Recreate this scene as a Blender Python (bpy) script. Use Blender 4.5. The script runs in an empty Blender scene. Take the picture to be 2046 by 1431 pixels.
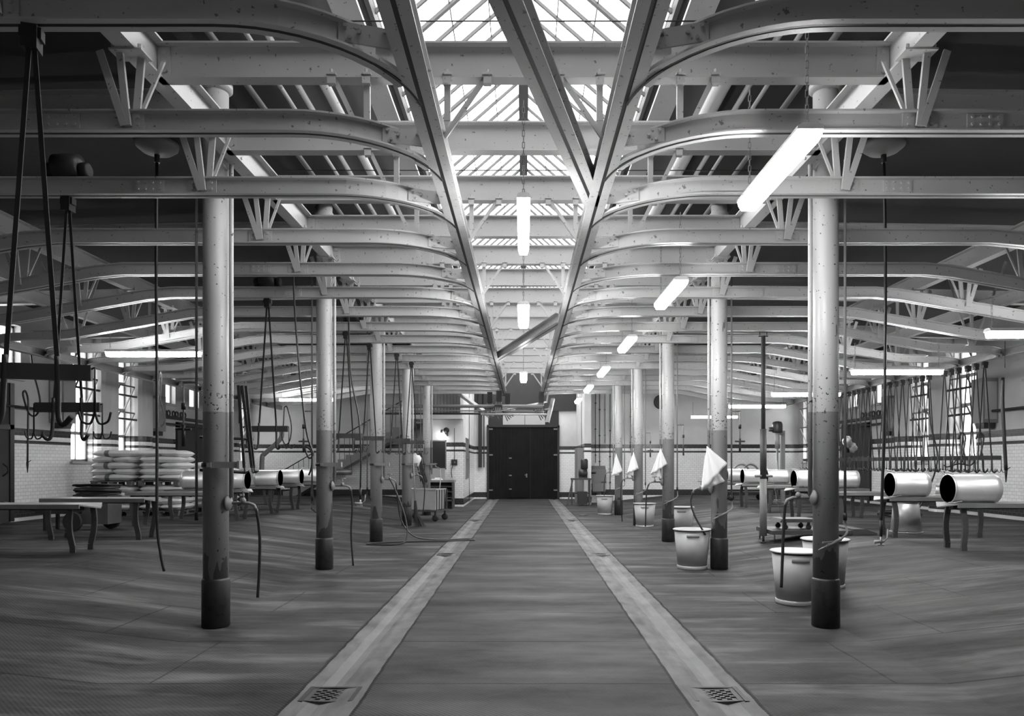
import bpy, math, random
from mathutils import Vector, Matrix
S = bpy.context.scene
C = S.collection
random.seed(7)
R = math.radians
PI = math.pi
# ---------------------------------------------------------------- camera
cam_d = bpy.data.cameras.new('camera'); cam = bpy.data.objects.new('camera', cam_d); C.objects.link(cam)
F = 1450.0; VX = 1046.0; VY = 927.0; EYE = 1.5          # focal length and vanishing point in pixels of the 2046x1431 frame
cam.location = (0, 0, EYE); cam.rotation_euler = (R(90), 0, 0)
cam_d.sensor_width = 36; cam_d.lens = F / 2046 * 36
cam_d.shift_x = -(VX - 1023) / 2046; cam_d.shift_y = (VY - 715.5) / 2046
cam_d.clip_start = 0.05; cam_d.clip_end = 200
S.camera = cam
# ---------------------------------------------------------------- world, light, exposure
S.view_settings.view_transform = 'Standard'; S.view_settings.look = 'None'
S.view_settings.gamma = 1; S.view_settings.use_curve_mapping = False
S.view_settings.exposure = 0.35
SKY = 5.5; LAMP = 74.0
w = bpy.data.worlds.new('overcast_sky'); S.world = w; w.use_nodes = True
w.node_tree.nodes['Background'].inputs[0].default_value = (1, 1, 1, 1)
w.node_tree.nodes['Background'].inputs[1].default_value = SKY
S.cycles.max_bounces = 8; S.cycles.diffuse_bounces = 4; S.cycles.glossy_bounces = 3
S.cycles.transparent_max_bounces = 16; S.cycles.sample_clamp_indirect = 4.0
S.cycles.use_denoising = True
def portal(loc, rot, sx, sy):
    l = bpy.data.lights.new('daylight_portal', 'AREA'); l.shape = 'RECTANGLE'; l.size = sx; l.size_y = sy
    l.cycles.is_portal = True
    o = bpy.data.objects.new('daylight_portal', l); o.location = loc; o.rotation_euler = rot; C.objects.link(o)
portal((-.8, 14.5, 7.15), (0, R(-42), 0), 2.2, 25)
portal((.8, 14.5, 7.15), (0, R(42), 0), 2.2, 25)
for s in (-1, 1):
    portal((s*10.75, 27.05, 2.7), (0, R(90)*s, 0), 2.8, .9)
for s in (-1, 1):
    portal((s*10.75, 18.4, 2.7), (0, R(90)*s, 0), 2.6, 3.2)
# ---------------------------------------------------------------- materials
def mat(name, col, rough=.6, metal=0.0, spec=.5, bump=None, specks=None, var=None, coat=0):
    m = bpy.data.materials.new(name); m.use_nodes = True
    nt = m.node_tree; b = nt.nodes['Principled BSDF']
    c = (col, col, col, 1) if not isinstance(col, tuple) else col
    b.inputs['Base Color'].default_value = c
    b.inputs['Roughness'].default_value = rough; b.inputs['Metallic'].default_value = metal
    b.inputs['Specular IOR Level'].default_value = spec
    N = nt.nodes.new; L = nt.links.new
    tc = N('ShaderNodeTexCoord'); src = None
    def rampcol(scale, p0, p1, c0, c1, detail=4, vec=None):
        n = N('ShaderNodeTexNoise'); n.inputs['Scale'].default_value = scale; n.inputs['Detail'].default_value = detail
        L(vec or tc.outputs['Object'], n.inputs['Vector'])
        r = N('ShaderNodeValToRGB'); r.color_ramp.elements[0].position = p0; r.color_ramp.elements[1].position = p1
        r.color_ramp.elements[0].color = (c0, c0, c0, 1); r.color_ramp.elements[1].color = (c1, c1, c1, 1)
        L(n.outputs['Fac'], r.inputs['Fac']); return r.outputs['Color']
    def mul(a, bb):
        x = N('ShaderNodeMix'); x.data_type = 'RGBA'; x.blend_type = 'MULTIPLY'; x.inputs['Factor'].default_value = 1
        L(a, x.inputs[6]); L(bb, x.inputs[7]); return x.outputs[2]
    base = N('ShaderNodeRGB'); base.outputs[0].default_value = c; out = base.outputs[0]
    if var: out = mul(out, rampcol(var[0], .3, .7, var[1], 1.0))
    if specks: out = mul(out, rampcol(specks[0], specks[1], specks[1]+.02, specks[2], 1.0, detail=6))
    if var or specks: L(out, b.inputs['Base Color'])
    if bump:
        n = N('ShaderNodeTexNoise'); n.inputs['Scale'].default_value = bump[0]; L(tc.outputs['Object'], n.inputs['Vector'])
        bp = N('ShaderNodeBump'); bp.inputs['Strength'].default_value = bump[1]; bp.inputs['Distance'].default_value = .01
        L(n.outputs['Fac'], bp.inputs['Height']); L(bp.outputs['Normal'], b.inputs['Normal'])
    return m
M = {}
M['paint'] = mat('grey_steel_paint', .47, .38, specks=(30, .31, .35), var=(1.3, .86))
M['track'] = mat('worn_track_paint', .5, .40, specks=(26, .34, .4), var=(2.5, .8))
M['glazebar'] = mat('dull_glazing_bars', .09, .6)
M['slot'] = mat('slot_shade_and_frame_black', .02, .5)
M['bolt'] = mat('bolt_steel', .22, .45)
M['dark'] = mat('dark_iron', .028, .45, metal=.2)
M['black'] = mat('black_rubber', .012, .55)
M['hose'] = mat('black_hose_rubber', .015, .38)
M['pipe'] = mat('white_pipe_paint', .55, .4, specks=(9, .33, .4))
M['pipegrey'] = mat('grey_pipe_paint', .2, .45)
M['alu'] = mat('brushed_aluminium', .74, .38, metal=.6, var=(3, .85))
M['steel'] = mat('bench_steel', .30, .4, metal=.5, var=(4, .75))
M['steel_dark'] = mat('bench_leg_iron', .08, .5, metal=.2, var=(4, .7))
M['tub'] = mat('pale_tub_plastic', .40, .42, var=(5, .85))
M['tubmetal'] = mat('zinc_tub_metal', .42, .4, metal=.4, var=(4, .8))
M['cloth'] = mat('white_cloth', .86, .9)
M['plastic_bag'] = mat('white_film', .75, .4)
M['sack'] = mat('white_sack_film', .78, .42, bump=(14, .5), var=(5, .9))
M['sackband'] = mat('grey_print_band', .16, .5)
M['wood'] = mat('pallet_wood', .16, .8, var=(8, .6))
M['plaster'] = mat('grey_plaster', .66, .85, var=(.7, .78), bump=(20, .2))
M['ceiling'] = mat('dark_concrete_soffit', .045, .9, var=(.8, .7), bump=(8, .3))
M['roofboard'] = mat('roof_boards', .05, .85, var=(1.5, .8))
M['box'] = mat('grey_cabinet_paint', .22, .5)
M['boxlight'] = mat('light_cabinet_paint', .45, .5)
M['ply'] = mat('rubber_tyre', .02, .7)
M['white'] = mat('white_enamel', .75, .4)
M['grate'] = mat('cast_iron_grate', .06, .5, metal=.3)
M['bristle'] = mat('dark_bristles', .03, .9)
M['doorwood'] = mat('dark_door_planks', .009, .7, var=(3, .5), spec=.2)
M['darkglass'] = mat('dark_glass', .03, .12)

def column_mat():
    m = bpy.data.materials.new('two_tone_column_paint'); m.use_nodes = True; nt = m.node_tree; b = nt.nodes['Principled BSDF']
    N = nt.nodes.new; L = nt.links.new
    g = N('ShaderNodeNewGeometry'); sp = N('ShaderNodeSeparateXYZ'); L(g.outputs['Position'], sp.inputs[0])
    st = N('ShaderNodeMath'); st.operation = 'GREATER_THAN'; st.inputs[1].default_value = 1.975; L(sp.outputs['Z'], st.inputs[0])
    mx = N('ShaderNodeMix'); mx.data_type = 'RGBA'; mx.inputs[6].default_value = (.28, .28, .28, 1); mx.inputs[7].default_value = (.5, .5, .5, 1)
    L(st.outputs[0], mx.inputs['Factor'])
    # chipped paint: more chips around the colour change
    n = N('ShaderNodeTexNoise'); n.inputs['Scale'].default_value = 34; n.inputs['Detail'].default_value = 2; L(g.outputs['Position'], n.inputs['Vector'])
    d = N('ShaderNodeMath'); d.operation = 'SUBTRACT'; d.inputs[1].default_value = 2.08; L(sp.outputs['Z'], d.inputs[0])
    ab = N('ShaderNodeMath'); ab.operation = 'ABSOLUTE'; L(d.outputs[0], ab.inputs[0])
    mr = N('ShaderNodeMapRange'); mr.inputs[1].default_value = 0; mr.inputs[2].default_value = .35; mr.inputs[3].default_value = .385; mr.inputs[4].default_value = .30
    L(ab.outputs[0], mr.inputs[0])
    lt = N('ShaderNodeMath'); lt.operation = 'LESS_THAN'; L(n.outputs['Fac'], lt.inputs[0]); L(mr.outputs[0], lt.inputs[1])
    mx2 = N('ShaderNodeMix'); mx2.data_type = 'RGBA'; mx2.inputs[7].default_value = (.05, .05, .05, 1)
    L(lt.outputs[0], mx2.inputs['Factor']); L(mx.outputs[2], mx2.inputs[6])
    # dark stains in streaks low down
    mp = N('ShaderNodeMapping'); mp.inputs['Scale'].default_value = (9, 9, 2.2); L(g.outputs['Position'], mp.inputs[0])
    n2 = N('ShaderNodeTexNoise'); n2.inputs['Scale'].default_value = 1; L(mp.outputs[0], n2.inputs['Vector'])
    mr2 = N('ShaderNodeMapRange'); mr2.inputs[1].default_value = .4; mr2.inputs[2].default_value = 1.1; mr2.inputs[3].default_value = .6; mr2.inputs[4].default_value = .25
    L(sp.outputs['Z'], mr2.inputs[0])
    lt2 = N('ShaderNodeMath'); lt2.operation = 'LESS_THAN'; L(n2.outputs['Fac'], lt2.inputs[0]); L(mr2.outputs[0], lt2.inputs[1])
    lt3 = N('ShaderNodeMath'); lt3.operation = 'MULTIPLY'; lt3.inputs[1].default_value = .65; L(lt2.outputs[0], lt3.inputs[0])
    mx3 = N('ShaderNodeMix'); mx3.data_type = 'RGBA'; mx3.inputs[7].default_value = (.035, .035, .035, 1)
    L(lt3.outputs[0], mx3.inputs['Factor']); L(mx2.outputs[2], mx3.inputs[6])
    L(mx3.outputs[2], b.inputs['Base Color']); b.inputs['Roughness'].default_value = .38
    return m
M['column'] = column_mat()
M['sleeve'] = mat('tarred_sleeve', .02, .5, var=(7, .5), specks=(14, .4, .5))

def floor_mat():
    m = bpy.data.materials.new('ribbed_concrete_slabs'); m.use_nodes = True; nt = m.node_tree; b = nt.nodes['Principled BSDF']
    N = nt.nodes.new; L = nt.links.new
    def math_(op, a, bb=None, cc=None):
        n = N('ShaderNodeMath'); n.operation = op
        for i, v in enumerate((a, bb, cc)):
            if v is None: continue
            if isinstance(v, (int, float)): n.inputs[i].default_value = v
            else: L(v, n.inputs[i])
        return n.outputs[0]
    g = N('ShaderNodeNewGeometry'); sp = N('ShaderNodeSeparateXYZ'); L(g.outputs['Position'], sp.inputs[0])
    X, Y = sp.outputs['X'], sp.outputs['Y']
    def noise(scale, sc3=None, detail=4, rough=.5):
        n = N('ShaderNodeTexNoise'); n.inputs['Scale'].default_value = scale; n.inputs['Detail'].default_value = detail
        n.inputs['Roughness'].default_value = rough
        if sc3:
            mp = N('ShaderNodeMapping'); mp.inputs['Scale'].default_value = sc3; L(g.outputs['Position'], mp.inputs[0]); L(mp.outputs[0], n.inputs['Vector'])
        else: L(g.outputs['Position'], n.inputs['Vector'])
        return n.outputs['Fac']
    wob = math_('MULTIPLY', math_('SUBTRACT', noise(3.5), .5), .03)
    ax = math_('ABSOLUTE', math_('ADD', X, wob))
    def near(v, c, wd): return math_('LESS_THAN', math_('ABSOLUTE', math_('SUBTRACT', v, c)), wd)
    j1 = near(ax, 1.03, .011); j2 = near(ax, 1.475, .011)
    Yw = math_('ADD', Y, math_('MULTIPLY', wob, .5))
    fr = math_('FRACT', math_('DIVIDE', math_('ADD', Yw, .36), 1.18))
    j3 = math_('LESS_THAN', math_('ABSOLUTE', math_('SUBTRACT', fr, .5)), .009)
    inchan = math_('MULTIPLY', math_('GREATER_THAN', ax, 1.04), math_('LESS_THAN', ax, 1.465))
    notchan = math_('SUBTRACT', 1, inchan)
    j3 = math_('MULTIPLY', j3, notchan)
    # lengthwise joints of the outer slabs, staggered row by row
    row = math_('FLOOR', math_('SUBTRACT', math_('DIVIDE', math_('ADD', Y, .36), 1.18), .5))
    xo = math_('ADD', ax, math_('MULTIPLY', math_('MODULO', row, 2), .9))
    fx = math_('FRACT', math_('DIVIDE', math_('SUBTRACT', xo, 1.6), 1.9))
    j4 = math_('MULTIPLY', math_('LESS_THAN', math_('ABSOLUTE', math_('SUBTRACT', fx, .5)), .0048), math_('GREATER_THAN', ax, 1.7))
    joint = math_('MINIMUM', math_('ADD', math_('ADD', j1, j2), math_('ADD', math_('MULTIPLY', j3, .85), math_('MULTIPLY', j4, .75))), 1)
    cr = N('ShaderNodeValToRGB'); e = cr.color_ramp.elements
    e[0].position = .3; e[0].color = (.012, .012, .012, 1); e[1].position = .70; e[1].color = (.066, .066, .066, 1)
    L(noise(1, (.8, 1.5, 1), 8, .7), cr.inputs['Fac'])
    # pale streaks painted for light catching the uneven floor
    cr2 = N('ShaderNodeValToRGB'); e = cr2.color_ramp.elements
    e[0].position = .52; e[0].color = (0, 0, 0, 1); e[1].position = .78; e[1].color = (1, 1, 1, 1)
    L(noise(1, (.5, 2.4, 1), 5, .6), cr2.inputs['Fac'])
    mx = N('ShaderNodeMix'); mx.data_type = 'RGBA'; mx.inputs[7].default_value = (.19, .19, .19, 1)
    outer = math_('MULTIPLY', math_('GREATER_THAN', ax, 1.5), .85)
    L(math_('MULTIPLY', cr2.outputs['Color'], outer), mx.inputs['Factor']); L(cr.outputs['Color'], mx.inputs[6])
    # smooth pale cement of the gutters
    gut = N('ShaderNodeMix'); gut.data_type = 'RGBA'; L(mx.outputs[2], gut.inputs[6])
    gc = N('ShaderNodeValToRGB'); e = gc.color_ramp.elements
    e[0].position = .3; e[0].color = (.075, .075, .075, 1); e[1].position = .7; e[1].color = (.15, .15, .15, 1)
    L(noise(3, (2.5, .8, 1), 5), gc.inputs['Fac']); L(gc.outputs['Color'], gut.inputs[7]); L(inchan, gut.inputs['Factor'])
    # the worn bottom of the channel is paler
    worn = math_('MULTIPLY', near(ax, 1.30, .07), .35)
    gw = N('ShaderNodeMix'); gw.data_type = 'RGBA'; gw.inputs[7].default_value = (.22, .22, .22, 1); L(worn, gw.inputs['Factor']); L(gut.outputs[2], gw.inputs[6])
    jm = N('ShaderNodeMix'); jm.data_type = 'RGBA'; jm.inputs[7].default_value = (.008, .008, .008, 1); L(joint, jm.inputs['Factor']); L(gw.outputs[2], jm.inputs[6])
    L(jm.outputs[2], b.inputs['Base Color'])
    rr = N('ShaderNodeMapRange'); rr.inputs[1].default_value = .3; rr.inputs[2].default_value = .7; rr.inputs[3].default_value = .5; rr.inputs[4].default_value = .85
    L(noise(1, (.4, 2.0, 1), 4), rr.inputs[0]); L(rr.outputs[0], b.inputs['Roughness'])
    b.inputs['Specular IOR Level'].default_value = .18
    wv = N('ShaderNodeTexWave'); wv.inputs['Scale'].default_value = 18; wv.bands_direction = 'DIAGONAL'; L(g.outputs['Position'], wv.inputs['Vector'])
    und = noise(1, (.5, 1.7, 1), 3)
    h = math_('ADD', math_('MULTIPLY', math_('MULTIPLY', wv.outputs['Fac'], notchan), .0012), math_('MULTIPLY', und, math_('ADD', .014, math_('MULTIPLY', math_('GREATER_THAN', ax, 2.3), .06))))
    h = math_('SUBTRACT', h, math_('MULTIPLY', joint, .006))
    bp = N('ShaderNodeBump'); bp.inputs['Strength'].default_value = .8; bp.inputs['Distance'].default_value = 1.0
    L(h, bp.inputs['Height']); L(bp.outputs['Normal'], b.inputs['Normal'])
    return m
M['floor'] = floor_mat()

def tile_mat(name, axis, z0=0.0, upper=.62):
    """white brick-bond tiles with a dark plinth and two dark friezes, plaster above; axis = horizontal axis of the wall"""
    m = bpy.data.materials.new(name); m.use_nodes = True; nt = m.node_tree; b = nt.nodes['Principled BSDF']
    N = nt.nodes.new; L = nt.links.new
    g = N('ShaderNodeNewGeometry'); sp = N('ShaderNodeSeparateXYZ'); L(g.outputs['Position'], sp.inputs[0])
    cb = N('ShaderNodeCombineXYZ'); L(sp.outputs[axis], cb.inputs[0]); L(sp.outputs['Z'], cb.inputs[1])
    def brick(c1, mortar):
        t = N('ShaderNodeTexBrick'); t.inputs['Scale'].default_value = 1; t.inputs['Brick Width'].default_value = .15
        t.inputs['Row Height'].default_value = .075; t.inputs['Mortar Size'].default_value = .003
        t.inputs['Color1'].default_value = (c1, c1, c1, 1); t.inputs['Color2'].default_value = (c1*.92, c1*.92, c1*.92, 1)
        t.inputs['Mortar'].default_value = (mortar, mortar, mortar, 1); L(cb.outputs[0], t.inputs['Vector']); return t
    W = brick(.9, .42); D = brick(.035, .12)
    def band(a, c):
        x = N('ShaderNodeMath'); x.operation = 'GREATER_THAN'; x.inputs[1].default_value = a; L(sp.outputs['Z'], x.inputs[0])
        y = N('ShaderNodeMath'); y.operation = 'LESS_THAN'; y.inputs[1].default_value = c; L(sp.outputs['Z'], y.inputs[0])
        z = N('ShaderNodeMath'); z.operation = 'MULTIPLY'; L(x.outputs[0], z.inputs[0]); L(y.outputs[0], z.inputs[1]); return z.outputs[0]
    ad = N('ShaderNodeMath'); ad.operation = 'ADD'; L(band(2.10, 2.25), ad.inputs[0]); L(band(1.93, 2.0), ad.inputs[1])
    ad2 = N('ShaderNodeMath'); ad2.operation = 'ADD'; L(ad.outputs[0], ad2.inputs[0]); L(band(z0+.07, z0+.29), ad2.inputs[1])
    m1 = N('ShaderNodeMix'); m1.data_type = 'RGBA'; L(ad2.outputs[0], m1.inputs['Factor']); L(W.outputs['Color'], m1.inputs[6]); L(D.outputs['Color'], m1.inputs[7])
    n = N('ShaderNodeTexNoise'); n.inputs['Scale'].default_value = .8; n.inputs['Detail'].default_value = 5; L(g.outputs['Position'], n.inputs['Vector'])
    pr = N('ShaderNodeValToRGB'); e = pr.color_ramp.elements; e[0].position = .3; e[1].position = .7
    e[0].color = (upper*.72,)*3+(1,); e[1].color = (upper,)*3+(1,); L(n.outputs['Fac'], pr.inputs['Fac'])
    m2 = N('ShaderNodeMix'); m2.data_type = 'RGBA'; L(band(2.25, 99), m2.inputs['Factor']); L(m1.outputs[2], m2.inputs[6]); L(pr.outputs['Color'], m2.inputs[7])
    L(m2.outputs[2], b.inputs['Base Color'])
    rm = N('ShaderNodeMapRange'); rm.inputs[3].default_value = .22; rm.inputs[4].default_value = .85; L(band(2.25, 99), rm.inputs[0]); L(rm.outputs[0], b.inputs['Roughness'])
    return m
M['tileY'] = tile_mat('tiled_side_wall', 'Y', .3, .6)
M['tileX'] = tile_mat('tiled_end_wall', 'X', .22, .78)
M['tileX0'] = tile_mat('tiled_room_front', 'X', 0, .8)
M['tileY0'] = tile_mat('tiled_room_side', 'Y', 0, .8)

def emit(name, strength):
    m = bpy.data.materials.new(name); m.use_nodes = True; nt = m.node_tree
    b = nt.nodes['Principled BSDF']; b.inputs['Base Color'].default_value = (.9, .9, .9, 1)
    b.inputs['Emission Color'].default_value = (1, 1, 1, 1); b.inputs['Emission Strength'].default_value = strength
    return m
M['lamp'] = emit('lit_fluorescent_diffuser', LAMP)
M['globe'] = emit('lit_opal_globe', 5)

def glass_mat(name, trans, diff):
    m = bpy.data.materials.new(name); m.use_nodes = True; nt = m.node_tree; N = nt.nodes.new; L = nt.links.new
    nt.nodes.remove(nt.nodes['Principled BSDF'])
    t = N('ShaderNodeBsdfTransparent'); t.inputs[0].default_value = (trans, trans, trans, 1)
    d = N('ShaderNodeBsdfTranslucent'); d.inputs[0].default_value = (.9, .9, .9, 1)
    x = N('ShaderNodeMixShader'); x.inputs[0].default_value = diff; L(t.outputs[0], x.inputs[1]); L(d.outputs[0], x.inputs[2])
    L(x.outputs[0], nt.nodes['Material Output'].inputs[0]); return m
M['glass'] = glass_mat('wired_roof_glass', .95, .12)
M['winglass'] = glass_mat('pale_window_glass', .9, .15)

# ---------------------------------------------------------------- mesh builder
class MB:
    def __init__(s): s.v = []; s.f = []; s.sm = []
    def add(s, vs, fs, smooth=False):
        n = len(s.v); s.v += [tuple(p) for p in vs]; s.f += [tuple(i+n for i in f) for f in fs]; s.sm += [smooth]*len(fs); return s
    def box(s, x0, x1, y0, y1, z0, z1):
        return s.add([(x, y, z) for z in (z0, z1) for y in (y0, y1) for x in (x0, x1)],
                     [(0, 2, 3, 1), (4, 5, 7, 6), (0, 1, 5, 4), (2, 6, 7, 3), (0, 4, 6, 2), (1, 3, 7, 5)])
    def bar(s, a, b, w, h, up=(0, 0, 1)):
        a = Vector(a); b = Vector(b); t = (b-a).normalized(); u = Vector(up)
        if abs(t.dot(u)) > .98: u = Vector((0, 1, 0))
        x = t.cross(u).normalized()*w/2; y = x.cross(t).normalized()*h/2
        vs = [p+i*x+j*y for p in (a, b) for i, j in ((-1, -1), (1, -1), (1, 1), (-1, 1))]
        return s.add(vs, [(3, 2, 1, 0), (4, 5, 6, 7), (0, 1, 5, 4), (1, 2, 6, 5), (2, 3, 7, 6), (3, 0, 4, 7)])
    def sweep(s, prof, path, smooth=False, cap=True):
        """profile (lateral, z) along a path; verticals stay vertical"""
        n = len(prof); P = [Vector(p) for p in path]; vs = []
        for i, p in enumerate(P):
            d0 = (P[i]-P[i-1]) if i else (P[1]-P[0]); d1 = (P[i+1]-P[i]) if i < len(P)-1 else d0
            d0 = Vector((d0.x, d0.y, 0)).normalized(); d1 = Vector((d1.x, d1.y, 0)).normalized()
            t = (d0+d1).normalized(); k = 1/max(.3, t.dot(d1)); l = Vector((t.y, -t.x, 0))*k
            vs += [p+l*u+Vector((0, 0, z)) for u, z in prof]
        fs = [(i*n+j, i*n+(j+1) % n, (i+1)*n+(j+1) % n, (i+1)*n+j) for i in range(len(P)-1) for j in range(n)]
        s.add(vs, fs, smooth)
        if cap: m = len(s.v)-len(vs); s.f += [tuple(m+j for j in reversed(range(n))), tuple(m+(len(P)-1)*n+j for j in range(n))]; s.sm += [False]*2
        return s
    def tube(s, path, r, n=8, cap=True, smooth=True):
        P = [Vector(p) for p in path]; rr = r if isinstance(r, (list, tuple)) else [r]*len(P); vs = []; prev = None
        for i, p in enumerate(P):
            t = ((P[i+1]-p) if i < len(P)-1 else (p-P[i-1])) if (i == 0 or i == len(P)-1) else ((P[i+1]-p).normalized()+(p-P[i-1]).normalized())
            t = t.normalized() if t.length > 1e-9 else Vector((0, 0, 1))
            u = prev - t*prev.dot(t) if prev is not None else (Vector((0, 0, 1)).cross(t) if abs(t.z) < .9 else Vector((1, 0, 0)).cross(t))
            u.normalize(); prev = u; v = t.cross(u)
            vs += [p+(u*math.cos(2*PI*k/n)+v*math.sin(2*PI*k/n))*rr[i] for k in range(n)]
        fs = [(i*n+j, i*n+(j+1) % n, (i+1)*n+(j+1) % n, (i+1)*n+j) for i in range(len(P)-1) for j in range(n)]
        s.add(vs, fs, smooth)
        if cap: m = len(s.v)-len(vs); s.f += [tuple(m+j for j in reversed(range(n))), tuple(m+(len(P)-1)*n+j for j in range(n))]; s.sm += [False]*2
        return s
    def lathe(s, prof, o=(0, 0, 0), ax='Z', n=24, smooth=True, rot=0.0):
        """profile (radius, distance along axis)"""
        vs = []; o = Vector(o); n0 = len(prof)
        for r, h in prof:
            for k in range(n):
                c, d = r*math.cos(2*PI*k/n+rot), r*math.sin(2*PI*k/n+rot)
                vs.append(o+Vector({'Z': (c, d, h), 'X': (h, c, d), 'Y': (d, h, c)}[ax]))
        fs = [(i*n+j, i*n+(j+1) % n, (i+1)*n+(j+1) % n, (i+1)*n+j) for i in range(n0-1) for j in range(n)]
        s.add(vs, fs, smooth); m = len(s.v)-len(vs)
        if prof[0][0] > 1e-4: s.f.append(tuple(m+j for j in reversed(range(n)))); s.sm.append(False)
        if prof[-1][0] > 1e-4: s.f.append(tuple(m+(n0-1)*n+j for j in range(n))); s.sm.append(False)
        return s
    def prism(s, poly, y0, y1, ax='Y'):
        """polygon in (x,z) extruded along Y (or (y,z) along X, or (x,y) along Z)"""
        q = {'Y': lambda a, b, t: (a, t, b), 'X': lambda a, b, t: (t, a, b), 'Z': lambda a, b, t: (a, b, t)}[ax]; n = len(poly)
        vs = [q(a, b, t) for t in (y0, y1) for a, b in poly]
        return s.add(vs, [tuple(range(n)), tuple(n+i for i in reversed(range(n)))]+[(i, n+i, n+(i+1) % n, (i+1) % n) for i in range(n)])
    def bolts(s, pts, r, nrm, h=.012):
        nv = Vector(nrm)
        for p in pts: p = Vector(p); s.tube([p, p+nv*h], r, 6, smooth=False)
        return s
    def build(s, name, m, root=None):
        off = Vector((0, 0, 0)); q = root
        while q is not None: off += q.location; q = q.parent
        me = bpy.data.meshes.new(name); me.from_pydata([Vector(p)-off for p in s.v], [], s.f)
        me.polygons.foreach_set('use_smooth', s.sm); me.update()
        import bmesh
        bm = bmesh.new(); bm.from_mesh(me); bmesh.ops.recalc_face_normals(bm, faces=bm.faces); bm.to_mesh(me); bm.free()
        o = bpy.data.objects.new(name, me); me.materials.append(M[m] if isinstance(m, str) else m); C.objects.link(o)
        if root is not None: o.parent = root
        return o
def tag(o, label, cat, group=None, kind=None):
    if label: o['label'] = label
    if cat: o['category'] = cat
    if group: o['group'] = group
    if kind: o['kind'] = kind
    return o
def thing(name, label, cat, loc=(0, 0, 0), group=None):
    o = bpy.data.objects.new(name, None); C.objects.link(o); o.location = loc; o.empty_display_size = .1
    return tag(o, label, cat, group)
def struct(name, mb, m, parent=None):
    o = mb.build(name, m, parent)
    if parent is None: o['kind'] = 'structure'
    return o
def solo(name, mb, m, label, cat, group=None): return tag(mb.build(name, m), label, cat, group)
def dup(o, loc=None, rot=None, label=None, group=None, parent=None):
    c = o.copy(); C.objects.link(c)
    if parent is not None: c.parent = parent
    if loc is not None: c.location = loc
    if rot is not None: c.rotation_euler = rot
    if label: c['label'] = label
    if group: c['group'] = group
    for ch in o.children: dup(ch, parent=c)
    return c
ORD = ['nearest', 'second', 'third', 'fourth', 'fifth', 'sixth', 'seventh', 'eighth', 'ninth', 'tenth', 'eleventh', 'twelfth', 'thirteenth', 'fourteenth',
       'fifteenth', 'sixteenth', 'seventeenth', 'eighteenth', 'nineteenth', 'twentieth', 'twenty-first', 'twenty-second', 'twenty-third', 'twenty-fourth',
       'twenty-fifth', 'twenty-sixth', 'twenty-seventh', 'twenty-eighth', 'twenty-ninth', 'thirtieth', 'thirty-first', 'thirty-second']
def side(s): return 'left' if s < 0 else 'right'
def at(px, py, Y): return Vector(((px-VX)*Y/F, Y, EYE-(py-VY)*Y/F))    # a point of the room at depth Y
def flo(x):
    x = abs(x); return 0.0 if x < 2.9 else (.3 if x > 5.6 else .3*(x-2.9)/2.7)
def arc(cx, cy, r, a0, a1, z, n=10): return [(cx+r*math.cos(R(a0+(a1-a0)*i/n)), cy+r*math.sin(R(a0+(a1-a0)*i/n)), z) for i in range(n+1)]
def curve(pts, n=6):
    """smooth path through the points"""
    P = [Vector(p) for p in pts]; P = [P[0]*2-P[1]]+P+[P[-1]*2-P[-2]]; out = []
    for i in range(1, len(P)-2):
        for k in range(n):
            t = k/n; a, b, c, d = P[i-1], P[i], P[i+1], P[i+2]
            out.append(.5*((2*b)+(c-a)*t+(2*a-5*b+4*c-d)*t*t+(3*b-a-3*c+d)*t**3))
    return out+[P[-2]]
XW = 10.6; YB = 28.0; YN = 31.0
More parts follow.
